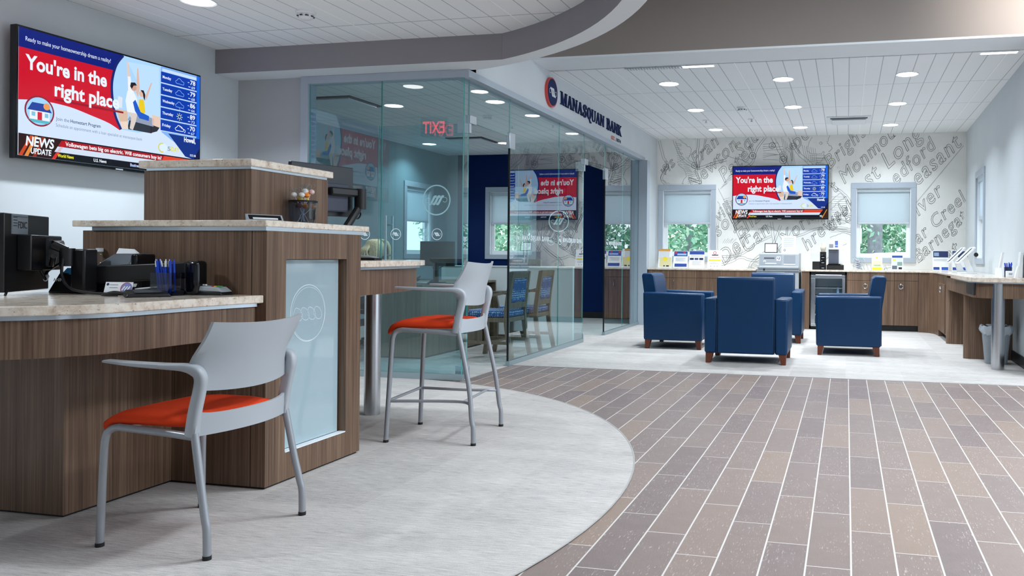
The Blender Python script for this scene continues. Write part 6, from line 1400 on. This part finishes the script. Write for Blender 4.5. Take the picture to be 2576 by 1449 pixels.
t = thing('card_stand', 'small clear card stand left of the blue pen cup at the right edge', 'card stand', (1.51, 8.78, ZN))
m = MB(); m.hexa([(1.475, 8.76, ZN), (1.54, 8.76, ZN), (1.54, 8.81, ZN), (1.475, 8.81, ZN)], [(1.478, 8.80, ZN + .09), (1.535, 8.80, ZN + .09), (1.535, 8.81, ZN + .09), (1.478, 8.81, ZN + .09)]); obj('cards', m, PAPER, t)
t = thing('brochure_tower', 'tall white brochure tower at the right edge of the check-writing counter', 'leaflet holder', (1.66, 8.58, ZN))
m = MB(); m.hexa([(1.645, 8.53, ZN), (1.685, 8.53, ZN), (1.69, 8.66, ZN), (1.65, 8.66, ZN)], [(1.665, 8.53, ZN + .25), (1.69, 8.53, ZN + .25), (1.694, 8.66, ZN + .25), (1.67, 8.66, ZN + .25)]); obj('tower', m, WHITE, t, bevel=.003)
m = MB(); m.hexa([(1.615, 8.54, ZN), (1.645, 8.54, ZN), (1.648, 8.64, ZN), (1.62, 8.64, ZN)], [(1.645, 8.54, ZN + .11), (1.66, 8.54, ZN + .11), (1.664, 8.64, ZN + .11), (1.65, 8.64, ZN + .11)]); obj('front_leaflets', m, PAPER, t)
# drinks fridge
t = thing('drinks_fridge', 'under-counter drinks fridge with a glass steel-framed door', 'fridge', (-.27, 12.6, 0))
m = MB(); m.box(-.536, -.518, 12.31, 12.9, .02, .862); m.box(-.018, .0, 12.31, 12.9, .02, .862); m.box(-.536, 0, 12.31, 12.9, .82, .862); m.box(-.536, 0, 12.88, 12.9, .02, .862); m.box(-.536, 0, 12.31, 12.9, .02, .06); obj('cabinet', m, BLACK, t, smooth=0)
m = MB(); m.box(-.516, -.02, 12.285, 12.31, .765, .815); m.box(-.516, -.02, 12.285, 12.31, .05, .095); m.box(-.516, -.455, 12.285, 12.31, .095, .765); m.box(-.06, -.02, 12.285, 12.31, .095, .765); d = obj('door_frame', m, STEEL, t, bevel=.003)
m = MB(); m.poly([(-.455, 12.297, .095), (-.06, 12.297, .095), (-.06, 12.297, .765), (-.455, 12.297, .765)]); q = obj('door_glass', m, CLEAR, d, smooth=0); ORG[q] = ORG[t]
m = MB(); m.tube([(-.49, 12.262, .16), (-.49, 12.262, .70)], .010, 10); m.tube([(-.49, 12.262, .2), (-.49, 12.29, .2)], .006); m.tube([(-.49, 12.262, .66), (-.49, 12.29, .66)], .006); q = obj('handle', m, STEEL, d); ORG[q] = ORG[t]
for z in (.22, .36, .50, .62):
    m = MB()
    for k in range(9): m.tube([(-.51, 12.36 + .06 * k, z), (-.025, 12.36 + .06 * k, z)], .003, 6)
    m.box(-.512, -.022, 12.34, 12.352, z - .008, z + .010); obj('shelf', m, STEEL, t)
m = MB(); m.box(-.516, -.02, 12.86, 12.878, .06, .82); obj('inner_lining', m, M('fridge_lining', '#bcd2df', .4), t)
m = MB(); m.box(-.45, -.07, 12.40, 12.43, .808, .819); obj('interior_light', m, EM('fridge_led', (.75, .9, 1.), 6.), t)
for k, (x, z, c_, w_) in enumerate(((-.42, .226, '#4f7fae', 'blue'), (-.33, .226, '#d8dde0', 'white'), (-.24, .226, '#4f7fae', 'blue'), (-.15, .226, '#d8dde0', 'white'), (-.40, .366, '#d8dde0', 'white'), (-.29, .366, '#7fb0cf', 'pale blue'), (-.18, .366, '#d8dde0', 'white'), (-.12, .506, '#7fb0cf', 'pale blue'))):
    b = thing('drink_bottle', '%s capped small bottle on a fridge shelf, %s' % (w_, ('lowest shelf far left', 'lowest shelf second', 'lowest shelf third', 'lowest shelf far right', 'second shelf left', 'second shelf middle', 'second shelf right', 'third shelf right')[k]), 'bottle', (x, 12.45, z), group='bottles in the drinks fridge')
    m = MB(); m.lathe([(.026, 0), (.028, .01), (.028, .075), (.012, .10), (.012, .11)], (x, 12.45, z), 16); obj('body', m, M('bottle_' + w_.replace(' ', '_'), c_, .25), b)
    m = MB(); cyl(m, x, 12.45, z + .11, z + .122, .013, 12); obj('cap', m, WHITE, b)
